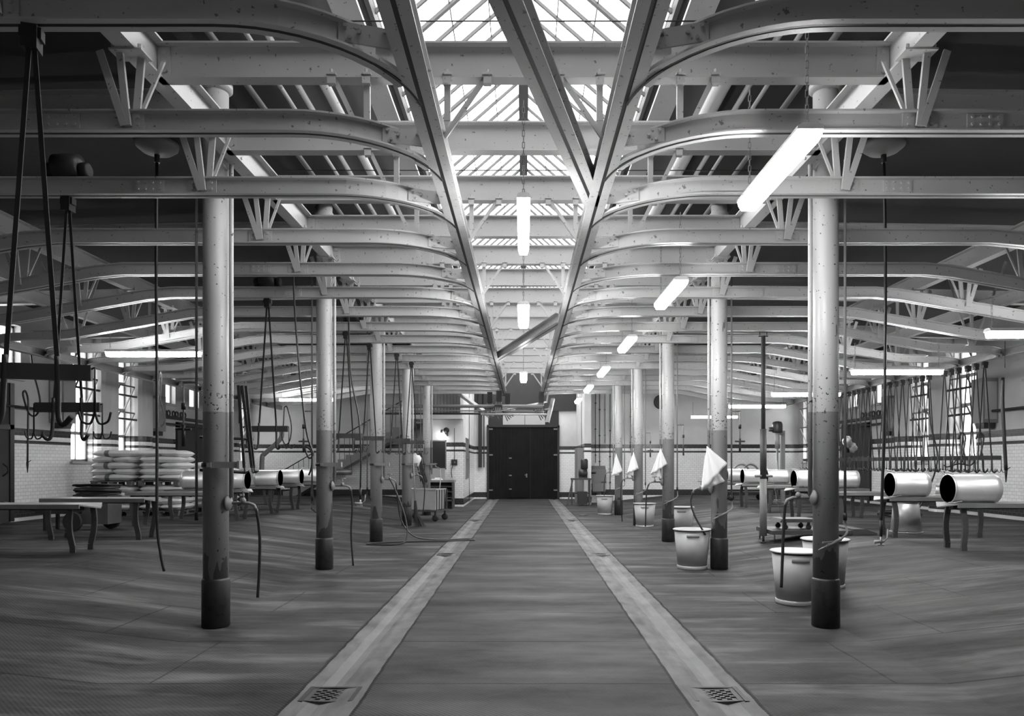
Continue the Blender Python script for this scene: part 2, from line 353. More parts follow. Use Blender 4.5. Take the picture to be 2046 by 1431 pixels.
# ================================================================ the setting
def floor():
    mb = MB(); xs = [-XW-.3, -5.6, -2.9, -1.475, -1.40, -1.30, -1.18, -1.03, 1.03, 1.18, 1.30, 1.40, 1.475, 2.9, 5.6, XW+.3]
    zz = [.3, .3, 0, 0, -.012, -.035, -.01, 0, 0, -.01, -.035, -.012, 0, 0, .3, .3]
    ys = [-2]+[i*1.0 for i in range(-1, 30)]+[YN+.3]
    vs = [(x, y, z) for y in ys for x, z in zip(xs, zz)]; n = len(xs)
    mb.add(vs, [(j*n+i, j*n+i+1, (j+1)*n+i+1, (j+1)*n+i) for j in range(len(ys)-1) for i in range(n-1)])
    struct('floor', mb, 'floor')
floor()
def side_wall(s):
    """wall with openings: list of (y0,y1,z0,z1)"""
    tall = [(17.0, 17.85, 1.56, 4.35), (18.7, 19.55, 1.56, 4.35), (26.6, 27.5, 1.56, 4.35)]
    high = [(12.4, 15.3, 3.3, 4.4), (21.5, 22.1, 3.3, 4.1), (23.0, 23.7, 3.3, 4.1), (24.6, 25.3, 3.3, 4.1)]
    ops = sorted(tall+high); x0, x1 = s*XW, s*(XW+.28); a, b = min(x0, x1), max(x0, x1)
    mb = MB(); y = -2.0
    for (u, v, z0, z1) in ops:
        mb.box(a, b, y, u, -.2, 5.1); mb.box(a, b, u, v, -.2, z0); mb.box(a, b, u, v, z1, 5.1); y = v
    mb.box(a, b, y, YB+.1, -.2, 5.1); struct('wall_'+side(s), mb, 'tileY')
    for k, (u, v, z0, z1) in enumerate(ops):
        wn = 'window_%d' % (k+1 + (0 if s < 0 else 7))
        fx = s*(XW+.17); m = MB(); t = .03
        m.box(fx-t, fx+t, u, u+.05, z0, z1); m.box(fx-t, fx+t, v-.05, v, z0, z1)
        m.box(fx-t, fx+t, u, v, z0, z0+.05); m.box(fx-t, fx+t, u, v, z1-.05, z1)
        if (z1-z0) > 2:
            for zz in (2.2, 2.9, 3.6): m.box(fx-t, fx+t, u, v, zz, zz+.05)
            m.box(fx-.015, fx+.015, (u+v)/2-.015, (u+v)/2+.015, z0, z1)
        else:
            nb = max(1, round((v-u)/.6))
            for q in range(1, nb+1): yy = u+(v-u)*q/(nb+1); m.box(fx-.015, fx+.015, yy-.015, yy+.015, z0, z1)
        o = struct(wn, m, 'box'); g = MB(); g.box(fx-.004, fx+.004, u+.04, v-.04, z0+.04, z1-.04); g.build('pane', 'winglass', o)
        if (z1-z0) > 2:      # tipped open casements with their stays
            for zz in (2.25, 2.95, 3.65):
                c = MB(); zt = min(zz+.6, z1-.05)
                c.bar((s*(XW+.12), u+.08, zz), (s*(XW+.12), v-.08, zz), .03, .04); c.bar((s*(XW-.16), u+.08, zt), (s*(XW-.16), v-.08, zt), .03, .04)
                for yy in (u+.08, v-.08): c.bar((s*(XW+.12), yy, zz), (s*(XW-.16), yy, zt), .03, .03)
                c.build('casement', 'box', o)
        sl = MB(); sl.box(min(s*(XW-.07), s*(XW+.2)), max(s*(XW-.07), s*(XW+.2)), u-.05, v+.05, z0-.06, z0); sl.build('sill', 'boxlight', o)
    # rounded piers between the tall windows
    for k, (yc, wd) in enumerate([(18.27, .40), (19.98, .40), (26.2, .34)]):
        p = MB(); rr = .22; pts = [(s*XW, yc-wd), (s*(XW-.1), yc-wd)]+[(s*(XW-.1-rr*math.sin(PI*i/8)), yc-wd*math.cos(PI*i/8)) for i in range(1, 8)]+[(s*(XW-.1), yc+wd), (s*XW, yc+wd)]
        p.prism(pts, .3, 4.9, 'Z'); struct('trim_%d' % (k+1+(0 if s < 0 else 3)), p, 'tileY')
    # concrete kerb at the wall foot
    kb = MB(); kb.box(min(s*(XW-.06), s*XW), max(s*(XW-.06), s*XW), -2, YB, .28, .37); struct('baseboard_'+side(s), kb, 'plaster')
for s in (-1, 1): side_wall(s)
def end_walls():
    m = MB(); m.box(-XW-.3, -2.1, YB, YB+.25, -.2, 5.3); struct('wall_back_left', m, 'tileX')
    m = MB(); m.box(2.25, XW+.3, YB, YB+.25, -.2, 5.3); struct('wall_back_right', m, 'tileX')
    m = MB(); m.box(-2.35, -2.1, YB, YN, 0, 7); struct('wall_passage_left', m, 'tileY0')
    m = MB(); m.box(2.25, 2.5, YB-1.2, YN, 0, 7); struct('wall_passage_right', m, 'tileY0')
    m = MB(); m.box(-2.2, -1.5, YN, YN+.3, 0, 7); m.box(1.5, 2.4, YN, YN+.3, 0, 7); m.box(-1.5, 1.5, YN, YN+.3, 3.62, 7.9); struct('wall_back', m, 'tileX0')
    m = MB(); m.box(-XW-.3, -2.3, YB+.26, YB+.4, 4.5, 7); m.box(2.4, XW+.3, YB+.26, YB+.4, 4.5, 7); m.build('parapet', 'plaster', bpy.data.objects['wall_back'])
    # behind the photographer
    m = MB(); m.box(-XW-.3, XW+.3, -2.2, -2.0, -.2, 8); struct('wall_front', m, 'plaster')
end_walls()
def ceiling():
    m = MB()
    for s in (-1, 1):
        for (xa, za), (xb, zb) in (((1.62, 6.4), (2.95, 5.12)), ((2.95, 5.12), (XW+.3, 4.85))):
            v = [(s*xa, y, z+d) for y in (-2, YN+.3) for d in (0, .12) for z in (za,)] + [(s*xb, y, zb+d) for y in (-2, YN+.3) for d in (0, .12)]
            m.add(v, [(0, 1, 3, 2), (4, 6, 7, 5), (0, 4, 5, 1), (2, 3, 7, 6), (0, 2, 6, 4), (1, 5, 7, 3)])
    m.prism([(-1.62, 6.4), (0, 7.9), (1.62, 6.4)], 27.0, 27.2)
    m.prism([(-1.62, 6.4), (0, 7.9), (1.62, 6.4)], -2.1, 2.9)  # unseen closed roof end, added to keep daylight off the foreground
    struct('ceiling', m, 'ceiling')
    # glazed gable over the nave
    k = 1
    for s in (-1, 1):
        fr = MB(); z0, z1 = 6.42, 7.82; XE = 1.62
        for i in range(54):
            y = 3.01+i*.445; heavy = (i % 5 == 3); t = .032 if heavy else .018
            fr.bar((s*XE, y, z0), (s*.02, y, z1), t*2, .04)
        fr.bar((s*(XE+.02), -2, z0-.03), (s*(XE+.02), 27, z0-.03), .05, .12)
        for q in (.45, .9): fr.bar((s*q, -2, 7.82-q/XE*1.4+.03), (s*q, 27, 7.82-q/XE*1.4+.03), .012, .02)
        if s < 0: fr.box(-.08, .08, -2, 27, 7.66, 7.86)
        o = struct('window_%d' % (14+k), fr, 'glazebar'); k += 1
        g = MB(); g.add([(s*XE, -2, z0+.03), (0, -2, z1+.03), (0, 27, z1+.03), (s*XE, 27, z0+.03)], [(0, 1, 2, 3)]); g.build('pane', 'glass', o)
    
ceiling()
# ================================================================ steelwork
ZR = 3.73; XT = .63; XH = 2.66; ZB = 4.28
RAIL_Y = [3.69, 4.90, 6.04, 7.36, 8.59, 9.76]+[9.76+1.21*i for i in range(1, 12)]
NR = len(RAIL_Y)
GIRD_Y = [5.27+1.216*i for i in range(15)]
COL_Y = [6.70+3.648*i for i in range(5)]
def rail_prof(hw=.056, h=.145, sl=.014, wt=.020):
    return [(-hw, 0), (-sl, 0), (-sl, .035), (sl, .035), (sl, 0), (hw, 0), (hw, .012), (wt, .018), (wt, h-.02), (hw*.85, h-.012), (hw*.85, h), (-hw*.85, h), (-hw*.85, h-.012), (-wt, h-.02), (-wt, .018), (-hw, .012)]
def low_prof(hw=.056, sl=.014):
    return [(-hw, 0), (-sl, 0), (-sl, .012), (sl, .012), (sl, 0), (hw, 0), (hw, .022), (-hw, .022)]
def slot(root, path, sl=.0135):       # black strip painted for the shade inside the running slot
    MB().sweep([(-sl, .002), (sl, .002), (sl, .006), (-sl, .006)], path, cap=False).build('slot_shade_strip', 'slot', root)
def i_prof(w, h, t=.012, f=.014):
    a, b = w/2, t/2
    return [(-a, 0), (a, 0), (a, f), (b, f+.004), (b, h-f-.004), (a, h-f), (a, h), (-a, h), (-a, h-f), (-b, h-f-.004), (-b, f+.004), (-a, f)]
# long tracks over the nave
for s in (-1, 1):
    path = [(s*XT, y, ZR) for y in (0.3, 8, 16, 23.9)]
    t = thing('overhead_track', 'worn slotted steel track running down the nave, %s of the central two' % side(s), 'track', (s*XT, 12, ZR), 'pair of long tracks over the nave')
    MB().sweep(rail_prof(.082, .17, .014, .026), path).build('track_beam', 'track', t); slot(t, path, .0135)
def crossing(p0, p1, label):
    path = [p0, p1]; t = thing('crossover_track', label, 'track', p0)
    MB().sweep(rail_prof(.08, .165, .014, .026), path).build('track_beam', 'track', t); slot(t, path, .0135)
crossing((-.56, 1.6, ZR+.002), (.61, 6.3, ZR+.002), 'diagonal slotted track crossing the glazed roof view to the right long track, the near one')
crossing((.58, 11.5, ZR+.002), (-.58, 15.8, ZR+.002), 'short diagonal slotted track between the two long tracks, deep in the hall')
# cross rails: straight, curving into the long track, dropping towards the wall
XK, XL, ZL, XO = 4.88, 6.95, 3.37, 8.40
def rail_path(s, y):
    r = .95; out = [(-XO+1.0, y, ZL), (-XL-.12, y, ZL), (-XL+.12, y, ZL+.02), (-XK-.16, y, ZR-.03), (-XK+.16, y, ZR), (-2.66, y, ZR)]
    a = arc(-XT-r, y+r, r, -90, 0, ZR, 14)
    return [(x*-s if s > 0 else x, yy, z) for x, yy, z in out], [(x*-s if s > 0 else x, yy, z) for x, yy, z in a]
def cross_rail(s, i, y):
    t = thing('cross_rail', '%s curved steel cross rail counted from the front, %s side of the hall' % (ORD[i], side(s)), 'rail', (s*XH, y, ZR), 'white steel cross rails')
    a, b = rail_path(s, y); full = a+b[:9]; pf = rail_prof()
    if s > 0: pf = [(-u, z) for u, z in reversed(pf)]
    MB().sweep(pf, full).build('rail_beam', 'paint', t)
    hi = (0, 0, .0015)
    lip = [Vector(p)+Vector(hi) for p in arc(-XT-.95, y+.95, .95, -42, -22, ZR, 6)]; tail = [Vector(p)-Vector((0, 0, .006)) for p in arc(-XT-.95, y+.95, .95, -34, -8, ZR, 8)]
    if s > 0: lip = [Vector((-p.x, p.y, p.z)) for p in lip]; tail = [Vector((-p.x, p.y, p.z)) for p in tail]
    slot(t, full); slot(t, lip)
    MB().sweep(low_prof(), lip).build('curved_lip', 'track', t)
    slot(t, tail, .008)
    # end: round bend onto the outer track
    r = .9; e = [(s*(-(-XO+1.0)), y, ZL)] if False else []
    cx = s*(XO-r); pts = [(s*(XO-1.0), y, ZL)]+[(cx+s*r*math.sin(R(k*9)), y+r-r*math.cos(R(k*9)), ZL) for k in range(11)]
    MB().sweep(rail_prof(.045, .11), pts).build('end_bend', 'paint', t)
    # bracket plate from the rail end to the long track
    p0 = Vector(b[6]); p1 = Vector((s*(XT+.06), p0.y+.09, ZR))
    pl = MB(); d = Vector((0, -.028, 0)); pl.bar(p0+d+Vector((0, 0, .078)), p1+d+Vector((0, 0, .078)), .012, .105)
    for q, zz in ((.12, .11), (.2, .05), (.36, .085), (.8, .11), (.9, .05)): p = p0.lerp(p1, q)+d; pl.bolts([(p.x, p.y-.006, p.z+zz)], .011, (0, -1, 0))
    pl.build('joint_plate', 'track', t)
    # riveted splice on the outer part
    xs = s*(3.1 if i != 0 else 2.75); sp = MB(); sp.box(xs-.12, xs+.12, y-.029, y-.02, ZR+.025, ZR+.122)
    sp.bolts([(xs-.09+.06*c, y-.029, ZR+.05+.05*q) for c in range(4) for q in range(2)], .010, (0, -1, 0)); sp.build('splice_plate', 'paint', t)
    for q in (-1, 1):
        ep = MB(); xe = s*XH+q*.075; ep.box(xe-.04, xe+.04, y-.03, y-.02, ZR+.022, ZR+.125)
        ep.bolts([(xe, y-.03, ZR+.05), (xe, y-.03, ZR+.1)], .012, (0, -1, 0)); ep.build('bolted_plate', 'paint', t)
for i, y in enumerate(RAIL_Y):
    for s in (-1, 1): cross_rail(s, i, y)
# outer long tracks
for s in (-1, 1):
    path = [(s*XO, y, ZL) for y in (2.5, 12, 25.2)]
    t = thing('overhead_track', 'outer slotted steel track along the %s wall, below the cross rails' % side(s), 'track', (s*XO, 12, ZL))
    MB().sweep(rail_prof(.06, .14, .012, .024), path).build('track_beam', 'paint', t); slot(t, path, .0115)
# long beams carried by the columns and further out
for s in (-1, 1):
    for x, z, h, wd, txt in ((XH, ZB, .27, .13, 'deep long beam bolted to the inner faces of the %s columns'), (5.95, 4.12, .24, .12, 'long beam halfway between the %s columns and the wall'), (7.6, 4.0, .2, .1, 'outermost long beam near the %s wall')):
        m = MB().sweep(i_prof(wd, h), [(s*x, .2, z), (s*x, 12, z), (s*x, 25.4, z)])
        if x == XH:
            for y in COL_Y: m.bolts([(s*(x-.007), y+dy, z+.09+dz) for dy in (-.12, .12) for dz in (0, .08)], .014, (-s, 0, 0))
        solo('long_beam', m, 'paint', txt % side(s), 'beam')
# girders across the nave
GT = {}
for i, y in enumerate(GIRD_Y):
    t = thing('roof_girder', '%s cross girder under the glazed roof counted from the front' % ORD[i], 'girder', (0, y, ZB), 'white cross girders over the nave')
    MB().sweep(i_prof(.11, .262, .014), [(-XH+.01, y, ZB), (0, y, ZB), (XH-.01, y, ZB)]).build('girder_beam', 'paint', t)
    for s in (-1, 1):
        p = MB(); p.box(min(s*(XH-.012), s*(XH-.10)), max(s*(XH-.012), s*(XH-.10)), y-.018, y-.007, ZB+.03, ZB+.235)
        p.bolts([(s*(XH-.06), y-.018, ZB+.06+.07*k) for k in range(3)], .015, (0, -1, 0)); p.build('end_cleat', 'paint', t)
    xs = ([(.55, .26)] if i % 2 == 0 else [])+[(1.13, 1.38)]
    for s in (-1, 1):
        for xv, xd in xs:
            txt = 'inner' if xv < 1 else 'outer'
            zt = ZB; zb = ZR+(.15 if xv < 1 else .12); h = MB()
            xb = s*xv
            kk = s*(-.03 if xv < 1 else .0)
            st = thing('track_hanger', '%s V-shaped angle-iron hanger under the %s nave girder, %s side' % (txt, ORD[i], side(s)), 'hanger', (xb, y, zt), 'angle-iron track hangers')
            yb = y-.02
            MB().bar((xb, y-.03, zt+.03), (xb, yb, zb+.1), .045, .03, (0, 1, 0)).bar((xb, yb, zb+.12), (s*(xv+.04), yb, zb-.02), .045, .025, (0, 1, 0)).build('upright', 'paint', st)
            MB().bar((s*xd, y-.03, zt+.03), (s*(xv+.02), yb-.012, zb-.02), .035, .02, (0, 1, 0)).build('brace', 'paint', st)
            for xx in (xb, s*xd):
                c = MB(); c.box(xx-.035, xx+.035, y-.075, y+.03, zt+.012, zt+.028); c.box(xx-.028, xx+.028, y-.07, y-.02, zt-.05, zt); c.bolts([(xx, y-.06, zt+.028)], .013, (0, 0, 1), .025); c.build('clamp', 'track', st)
# cross rail hangers
def rail_hanger(x, y, zt, zb, label, group, s):
    t = thing('rail_hanger', label, 'hanger', (x, y, zt), group)
    MB().bar((x+s*.19, y-.02, zt), (x+s*.005, y-.055, zb-.02), .05, .012, (0, 1, 0)).build('slanted_strut', 'paint', t)
    MB().bar((x+s*.06, y-.01, zt), (x-s*.015, y-.05, zb-.02), .045, .022, (0, 1, 0)).build('front_strut', 'paint', t)
    MB().bar((x-s*.05, y+.06, zt), (x-s*.03, y+.03, zb+.05), .05, .02, (0, 1, 0)).build('rear_strut', 'paint', t)
    MB().bar((x-s*.16, y+.14, zt+.01), (x-s*.05, y+.035, zb+.07), .022, .018, (0, 1, 0)).build('tie_rod', 'paint', t)
    m = MB(); m.box(x-.11, x+.11, y-.06, y+.09, zt-.014, zt-.001); m.bolts([(x-.09, y-.04, zt-.001), (x+.09, y-.04, zt-.001)], .014, (0, 0, 1), .03); m.build('clamp_plate', 'track', t)
for s in (-1, 1):
    for i, y in enumerate(RAIL_Y):
        rail_hanger(s*XH, y, ZB, ZR+.05, 'hanger from the long beam to the %s cross rail on the %s' % (ORD[i], side(s)), 'hangers under the long column beams', s)
        x = 5.95; zr = ZR-(x-XK)/(XL-XK)*(ZR-ZL)
        rail_hanger(s*x, y, 4.12, zr+.08, 'outer hanger on the sloping part of the %s cross rail, %s side' % (ORD[i], side(s)), 'hangers on the sloping rails', s)
        if i % 2 == 1:
            t = thing('strut_frame', 'thin V strut frame over the %s cross rail near the %s wall' % (ORD[i], side(s)), 'strut', (s*7.5, y, 4.0), 'V strut frames near the walls')
            MB().bar((s*7.05, y, 4.9), (s*7.5, y, ZL+.1), .035, .02, (0, 1, 0)).build('slanted_strut', 'paint', t)
            MB().bar((s*8.1, y, 4.9), (s*7.55, y, ZL+.1), .035, .02, (0, 1, 0)).build('slanted_strut', 'paint', t)
            MB().bar((s*7.52, y, 4.9), (s*7.52, y, ZL+.1), .05, .03, (0, 1, 0)).build('upright', 'paint', t)
# transverse beams and pipes under the side ceilings
for s in (-1, 1):
    for i, y in enumerate([6.70+3.648*k for k in range(6)]):
        solo('ceiling_beam', MB().sweep(i_prof(.14, .24), [(s*2.95, y, 4.70), (s*6, y, 4.66), (s*(XW), y, 4.55)]), 'paint',
             '%s grey ceiling beam from the column row to the %s wall' % (ORD[i], side(s)), 'beam', 'beams under the side ceilings')
        solo('conduit_pipe', MB().tube([(s*2.95, y+.35, 5.0), (s*6, y+.35, 4.9), (s*XW, y+.35, 4.7)], .02), 'dark',
             'thin dark conduit behind the %s %s ceiling beam' % (ORD[i], side(s)), 'pipe', 'conduits under the side ceilings')
    # pipes along the slope beside the glazed roof
    for k, (x, z, r, mt) in enumerate(((2.48, 5.35, .022, 'pipe'), (2.36, 5.46, .03, 'pipe'), (2.15, 5.6, .055 if s < 0 else .09, 'pipe'), (2.7, 5.2, .03, 'pipegrey'))):
        solo('ceiling_pipe', MB().tube([(s*x, .3, z), (s*x, 26.5, z)], r, 12), mt,
             ['thin pale pipe, second from the columns, along the %s roof slope', 'pale pipe beside the thick one along the %s roof slope', 'thickest pipe running along the %s roof slope', 'grey pipe closest to the columns on the %s roof slope'][k] % side(s), 'pipe')
    solo('lagged_board', MB().box(min(s*1.62, s*1.9), max(s*1.62, s*1.9), .3, 26, 5.98, 6.02), 'paint', 'flat pale board under the %s edge of the glazed roof' % side(s), 'board')
    solo('tension_wire', MB().tube([(-2.9, 5.9+s*1.5+1.5, 5.1), (2.9, 5.9+s*1.5+1.5, 5.1)], .006, 5), 'dark', '%s thin tension wire across the nave' % ('first' if s < 0 else 'second'), 'wire')
# ================================================================ columns and their fittings
def column(s, i, y):
    x = s*2.84 if s < 0 else 2.79; r = .112
    t = thing('steel_column', '%s round two-tone column from the front, %s row' % (ORD[i], side(s)), 'column', (x, y, 0), 'round steel columns')
    MB().lathe([(r, .0), (r, 5.25)], (x, y, 0), n=32).build('shaft', 'column', t)
    MB().lathe([(r+.002, 0), (r+.012, .01), (r+.012, .43), (r+.002, .45)], (x, y, 0), n=32).build('base_sleeve', 'sleeve', t)
    MB().lathe([(r, 4.92), (r+.035, 4.95), (r+.035, 5.0), (r+.02, 5.0), (r+.02, 5.06), (r, 5.08)], (x, y, 0), n=32).build('capital_ring', 'column', t)
    if s < 0:
        zc = 1.49; m = MB(); m.lathe([(r+.002, zc-.018), (r+.012, zc-.018), (r+.012, zc+.018), (r+.002, zc+.018)], (x, y, 0), n=32); m.build('clamp_band', 'dark', t)
        m = MB(); m.box(x+.02, x+.28, y-.17, y-.12, zc-.028, zc+.028); m.box(x+.265, x+.285, y-.18, y-.11, zc-.035, zc+.035); m.box(x-.01, x+.03, y-.18, y-.11, zc-.02, zc+.02); m.build('bracket_arm', 'sleeve' if i < 0 else 'box', t)
    return t
def tap(s, i, y, z, hosepts, hose_mat='hose'):
    x0 = -2.84 if s < 0 else 2.79; q = 1 if s < 0 else -1     # taps face the nave
    a = x0+q*.115; t = thing('water_tap', 'brass-shaped water tap on the %s %s column' % (ORD[i], side(s)), 'tap', (a, y-.03, z), 'water taps on the columns')
    yy = y-.03
    MB().lathe([(.07, 0), (.07, q*.02), (.045, q*.035), (.02, q*.05)], (a, yy, z), 'X', 20).build('wall_flange', 'box', t)
    MB().tube([(a, yy, z), (a+q*.2, yy, z), (a+q*.25, yy, z-.02), (a+q*.27, yy, z-.07)], .014, 10).build('spout', 'pipegrey', t)
    MB().tube([(a+q*.15, yy, z), (a+q*.15, yy, z+.03), (a+q*.15, yy, z+.05)], [.024, .024, .012], 10).tube([(a+q*.15, yy, z+.04), (a+q*.15, yy, z+.10)], .007); vb_ = MB().tube([(a+q*.15, yy, z), (a+q*.15, yy, z+.03), (a+q*.15, yy, z+.05)], [.024, .024, .012], 10).tube([(a+q*.15, yy, z+.04), (a+q*.15, yy, z+.10)], .007).build('valve_body', 'pipegrey', t)
    MB().tube([(a+q*.10, yy, z+.1), (a+q*.2, yy, z+.1)], .008).build('handle', 'pipegrey', vb_)
    p = [Vector((a+q*.27, yy, z-.05))]+[Vector(h) for h in hosepts]
    MB().tube(curve(p, 8), .0135, 10).build('hose', hose_mat, t)
    return t
for s in (-1, 1):
    for i, y in enumerate(COL_Y):
        column(s, i, y)
        x0 = -2.84 if s < 0 else 2.79; q = 1 if s < 0 else -1
        # two-tone supply pipe on the nave side, dark one on the far side
        solo('supply_pipe', MB().tube([(x0+q*.155, y-.03, 4.25), (x0+q*.155, y-.03, 1.19)], .02, 12).tube([(x0+q*.12, y-.03, 4.2), (x0+q*.02, y-.1, 4.32)], .015), 'column',
             'slim two-tone water pipe down the nave side of the %s %s column' % (ORD[i], side(s)), 'pipe', 'supply pipes on the columns')
        pz = [(x0-q*.17, y-.02, 4.3), (x0-q*.17, y-.02, 1.05)]
        t = thing('drop_pipe', 'slim dark drop pipe on the wall side of the %s %s column' % (ORD[i], side(s)), 'pipe', (x0-q*.17, y-.02, 0), 'dark drop pipes by the columns')
        MB().tube(pz, .012, 10).build('pipe', 'pipegrey', t)
        m = MB(); m.tube([(x0-q*.17, y-.02, 1.05), (x0-q*.17, y-.02, .98)], .018); m.build('coupling', 'dark', t)
        if s > 0 or i in (1, 2):
            g = MB(); e = [(x0-q*.17, y-.02, 1.0), (x0-q*.175, y-.02, .93), (x0-q*.16, y-.08, .87), (x0-q*.08, y-.14, .82)]; g.tube(curve(e, 6), .010, 8)
            if s > 0:
                g.tube([(x0-q*.08, y-.14, .82), (x0+q*.05, y-.155, .76)], .015, 10).tube([(x0+q*.05, y-.155, .76), (x0+q*.13, y-.15, .72)], [.011, .005], 8)
                g.bar((x0-q*.02, y-.15, .80), (x0+q*.1, y-.17, .79), .012, .012)
            g.build('spray_gun', 'dark' if s < 0 else 'pipegrey', t)
        # valve branch with a cross handle
        if (s > 0 and i in (1, 2, 3)) or (s < 0 and i in (0, 1, 2)):
            b = MB(); xa = x0-q*.17; xb = xa-q*.12
            b.tube([(xa, y-.02, 2.25), (xb-0*q, y-.02, 2.25)], .011).tube([(xb, y-.02, 2.26), (xb, y-.02, 1.72)], .009).build('branch_pipe', 'pipegrey', t)
            v = MB(); v.tube([(xb-.07, y-.02, 1.82), (xb+.07, y-.02, 1.82)], [.012, .012]).tube([(xb, y-.02, 1.86), (xb, y-.02, 1.66)], .016); vv = v.build('valve', 'dark', t); MB().tube([(xb, y-.02, 2.06), (xb, y-.02, 2.0)], .02).build('collar', 'dark', t)
# left taps
for i, y in enumerate(COL_Y):
    a = -2.84+.115+.27
    if i == 0: tap(-1, 0, y, 1.14, [(a+.03, y-.03, .85), (a+.035, y-.05, .55), (a+.03, y-.08, .28)])
    if i == 1: tap(-1, 1, y, 1.19, [(a+.02, y-.03, .9), (a+.01, y-.05, .5), (a+.05, y-.1, .06)])
    if i == 2: tap(-1, 2, y, 1.2, [(a+.03, y, .8), (a+.1, y+.02, .4), (a+.35, y-.1, .12), (a+.75, y+.1, .025), (a+1.3, y+.3, .02), (a+1.5, y+.15, .02), (a+1.2, y+.0, .02), (a+.2, y-.2, .02), (a-.35, y-.45, .02), (a-.4, y-.65, .02), (a+.1, y-.7, .02), (a+.28, y-.5, .10), (a+.22, y-.3, .5), (a-.0, y-.1, 1.0), (a-.12, y-.06, 1.22)])
    if i == 3: tap(-1, 3, y, 1.22, [(a+.05, y, .9), (a+.03, y, .5), (a-.0, y, .25)])
    if i == 4: tap(-1, 4, y, 1.4, [(a+.02, y, 1.1), (a-.0, y, .8), (a-.02, y, .6)], 'pipe')
b0 = 2.79-.115-.27
for i, y in enumerate(COL_Y):
    if i == 0: tap(1, 0, y, 1.19, [(b0-.02, y-.05, .95), (b0-.05, y-.1, .65), (b0-.075, y-.14, .38)])
    if i == 1: tap(1, 1, y, 1.15, [(b0-.03, y-.05, .95), (b0+.02, y-.1, .75), (b0+.15, y-.16, .5)])
    if i == 2: tap(1, 2, y, 1.15, [(b0-.04, y-.05, .95), (b0-.06, y-.08, .6), (b0-.07, y-.1, .3)])
    if i == 3: tap(1, 3, y, 1.15, [(b0-.04, y-.05, .95), (b0-.05, y-.08, .5), (b0-.02, y-.1, .1)])
    if i == 4: tap(1, 4, y, 1.25, [(b0-.04, y-.05, .95), (b0-.05, y-.08, .6), (b0-.05, y-.1, .4)])
# folded white cloths hung on the right taps
def cloth(i, poly, y, lab):
    pts = [at(px, py, y) for px, py in poly]; c = sum(pts, Vector())/len(pts)
    t = thing('hanging_cloth', lab, 'cloth', c, 'white cloths hung on the taps')
    ap = pts[0]
    n = 10; vs = []; fs = []
    def sheet(a, b, c_, dep, name):
        vs = []; fs = []
        for u in range(n+1):
            for k in range(n+1):
                e = b.lerp(c_, k/n); p = a.lerp(e, u/n)
                p = p+Vector((0, dep-.05*math.sin(PI*k/n)*(u/n)-.02*math.sin(k*1.9+i)*(u/n), 0)); vs.append(p)
        m = len(vs)
        for u in range(n):
            for k in range(n): q = u*(n+1)+k; fs.append((q, q+1, q+n+2, q+n+1))
        mb = MB().add(vs, fs, True); o = mb.build(name, 'cloth', t); sd = o.modifiers.new('thickness', 'SOLIDIFY'); sd.thickness = .006
    sheet(pts[0], pts[1], pts[3], 0, 'front_fold'); sheet(pts[0].lerp(pts[3], .2), pts[2], pts[3].lerp(pts[0], .02), .05, 'rear_fold')
cloth(0, [(1412, 892), (1453, 926), (1450, 962), (1402, 981)], COL_Y[1]-.22, 'largest white cloth hanging in front of the second right column')
cloth(1, [(1320, 896), (1333, 927), (1322, 958), (1300, 949)], COL_Y[2]-.2, 'white cloth with a frilled edge beside the third right column')
cloth(2, [(1266, 902), (1276, 937), (1266, 952), (1253, 946)], COL_Y[3]-.2, 'slim white cloth beside the fourth right column')
cloth(3, [(1231, 906), (1244, 942), (1238, 950), (1222, 952)], COL_Y[4]-.2, 'small white cloth beside the fifth right column')
# ================================================================ lamps
def lamp_fixture(c, L, wd, horiz, label, group, chain_top, h=.10):
    t = thing('fluorescent_lamp', label, 'lamp', c, group)
    X, Y, Z = c
    def sh(name, x0, x1, pf, m):
        mb = MB(); n = len(pf)
        vs = [((X+a, Y+b, Z+z) if horiz else (X+b, Y+a, Z+z)) for a in (x0, x1) for b, z in pf]
        mb.add(vs, [tuple(range(n)), tuple(n+i for i in reversed(range(n)))]+[(i, n+i, n+(i+1) % n, (i+1) % n) for i in range(n)]); return mb.build(name, m, t)
    hw = wd/2; top = h*.5
    dif = [(-hw, top-.03), (-hw*.96, top-.06), (-hw*.66, -h*.5), (hw*.66, -h*.5), (hw*.96, top-.06), (hw, top-.03)]
    hs = [(-hw, top-.03), (-hw, top-.01), (-hw*.6, top+.01), (hw*.6, top+.01), (hw, top-.01), (hw, top-.03)]
    sh('diffuser', -L/2+.02, L/2-.02, dif, 'lamp'); sh('housing', -L/2, L/2, hs, 'white')
    for e in (-1, 1):
        xe = e*(L/2-.06); p0 = Vector((X+xe, Y, Z+top)) if horiz else Vector((X, Y+xe, Z+top))
        m = MB(); k = int((chain_top-p0.z)/.045)
        for j in range(max(1, k)):
            z = p0.z+.045*j+.01; d = .009 if j % 2 else 0; q = .009-d
            m.tube([(p0.x-q, p0.y-d, z), (p0.x-q, p0.y-d, z+.045), (p0.x+q, p0.y+d, z+.045), (p0.x+q, p0.y+d, z), (p0.x-q, p0.y-d, z)], .0035, 4, False, False)
        m.build('chain', 'bolt', t)
lamp_fixture((0, 6.15, 3.50), 1.3, .10, False, 'long slim lamp hung nearest under the middle of the glazed roof', 'lamps along the nave', ZB)
lamp_fixture((0, 9.85, 3.50), 1.3, .15, False, 'short-looking lit lamp hung second along the middle of the nave', 'lamps along the nave', ZB)
lamp_fixture((0, 15.6, 3.36), 1.3, .15, False, 'lit lamp hung deepest along the middle of the nave', 'lamps along the nave', ZB)
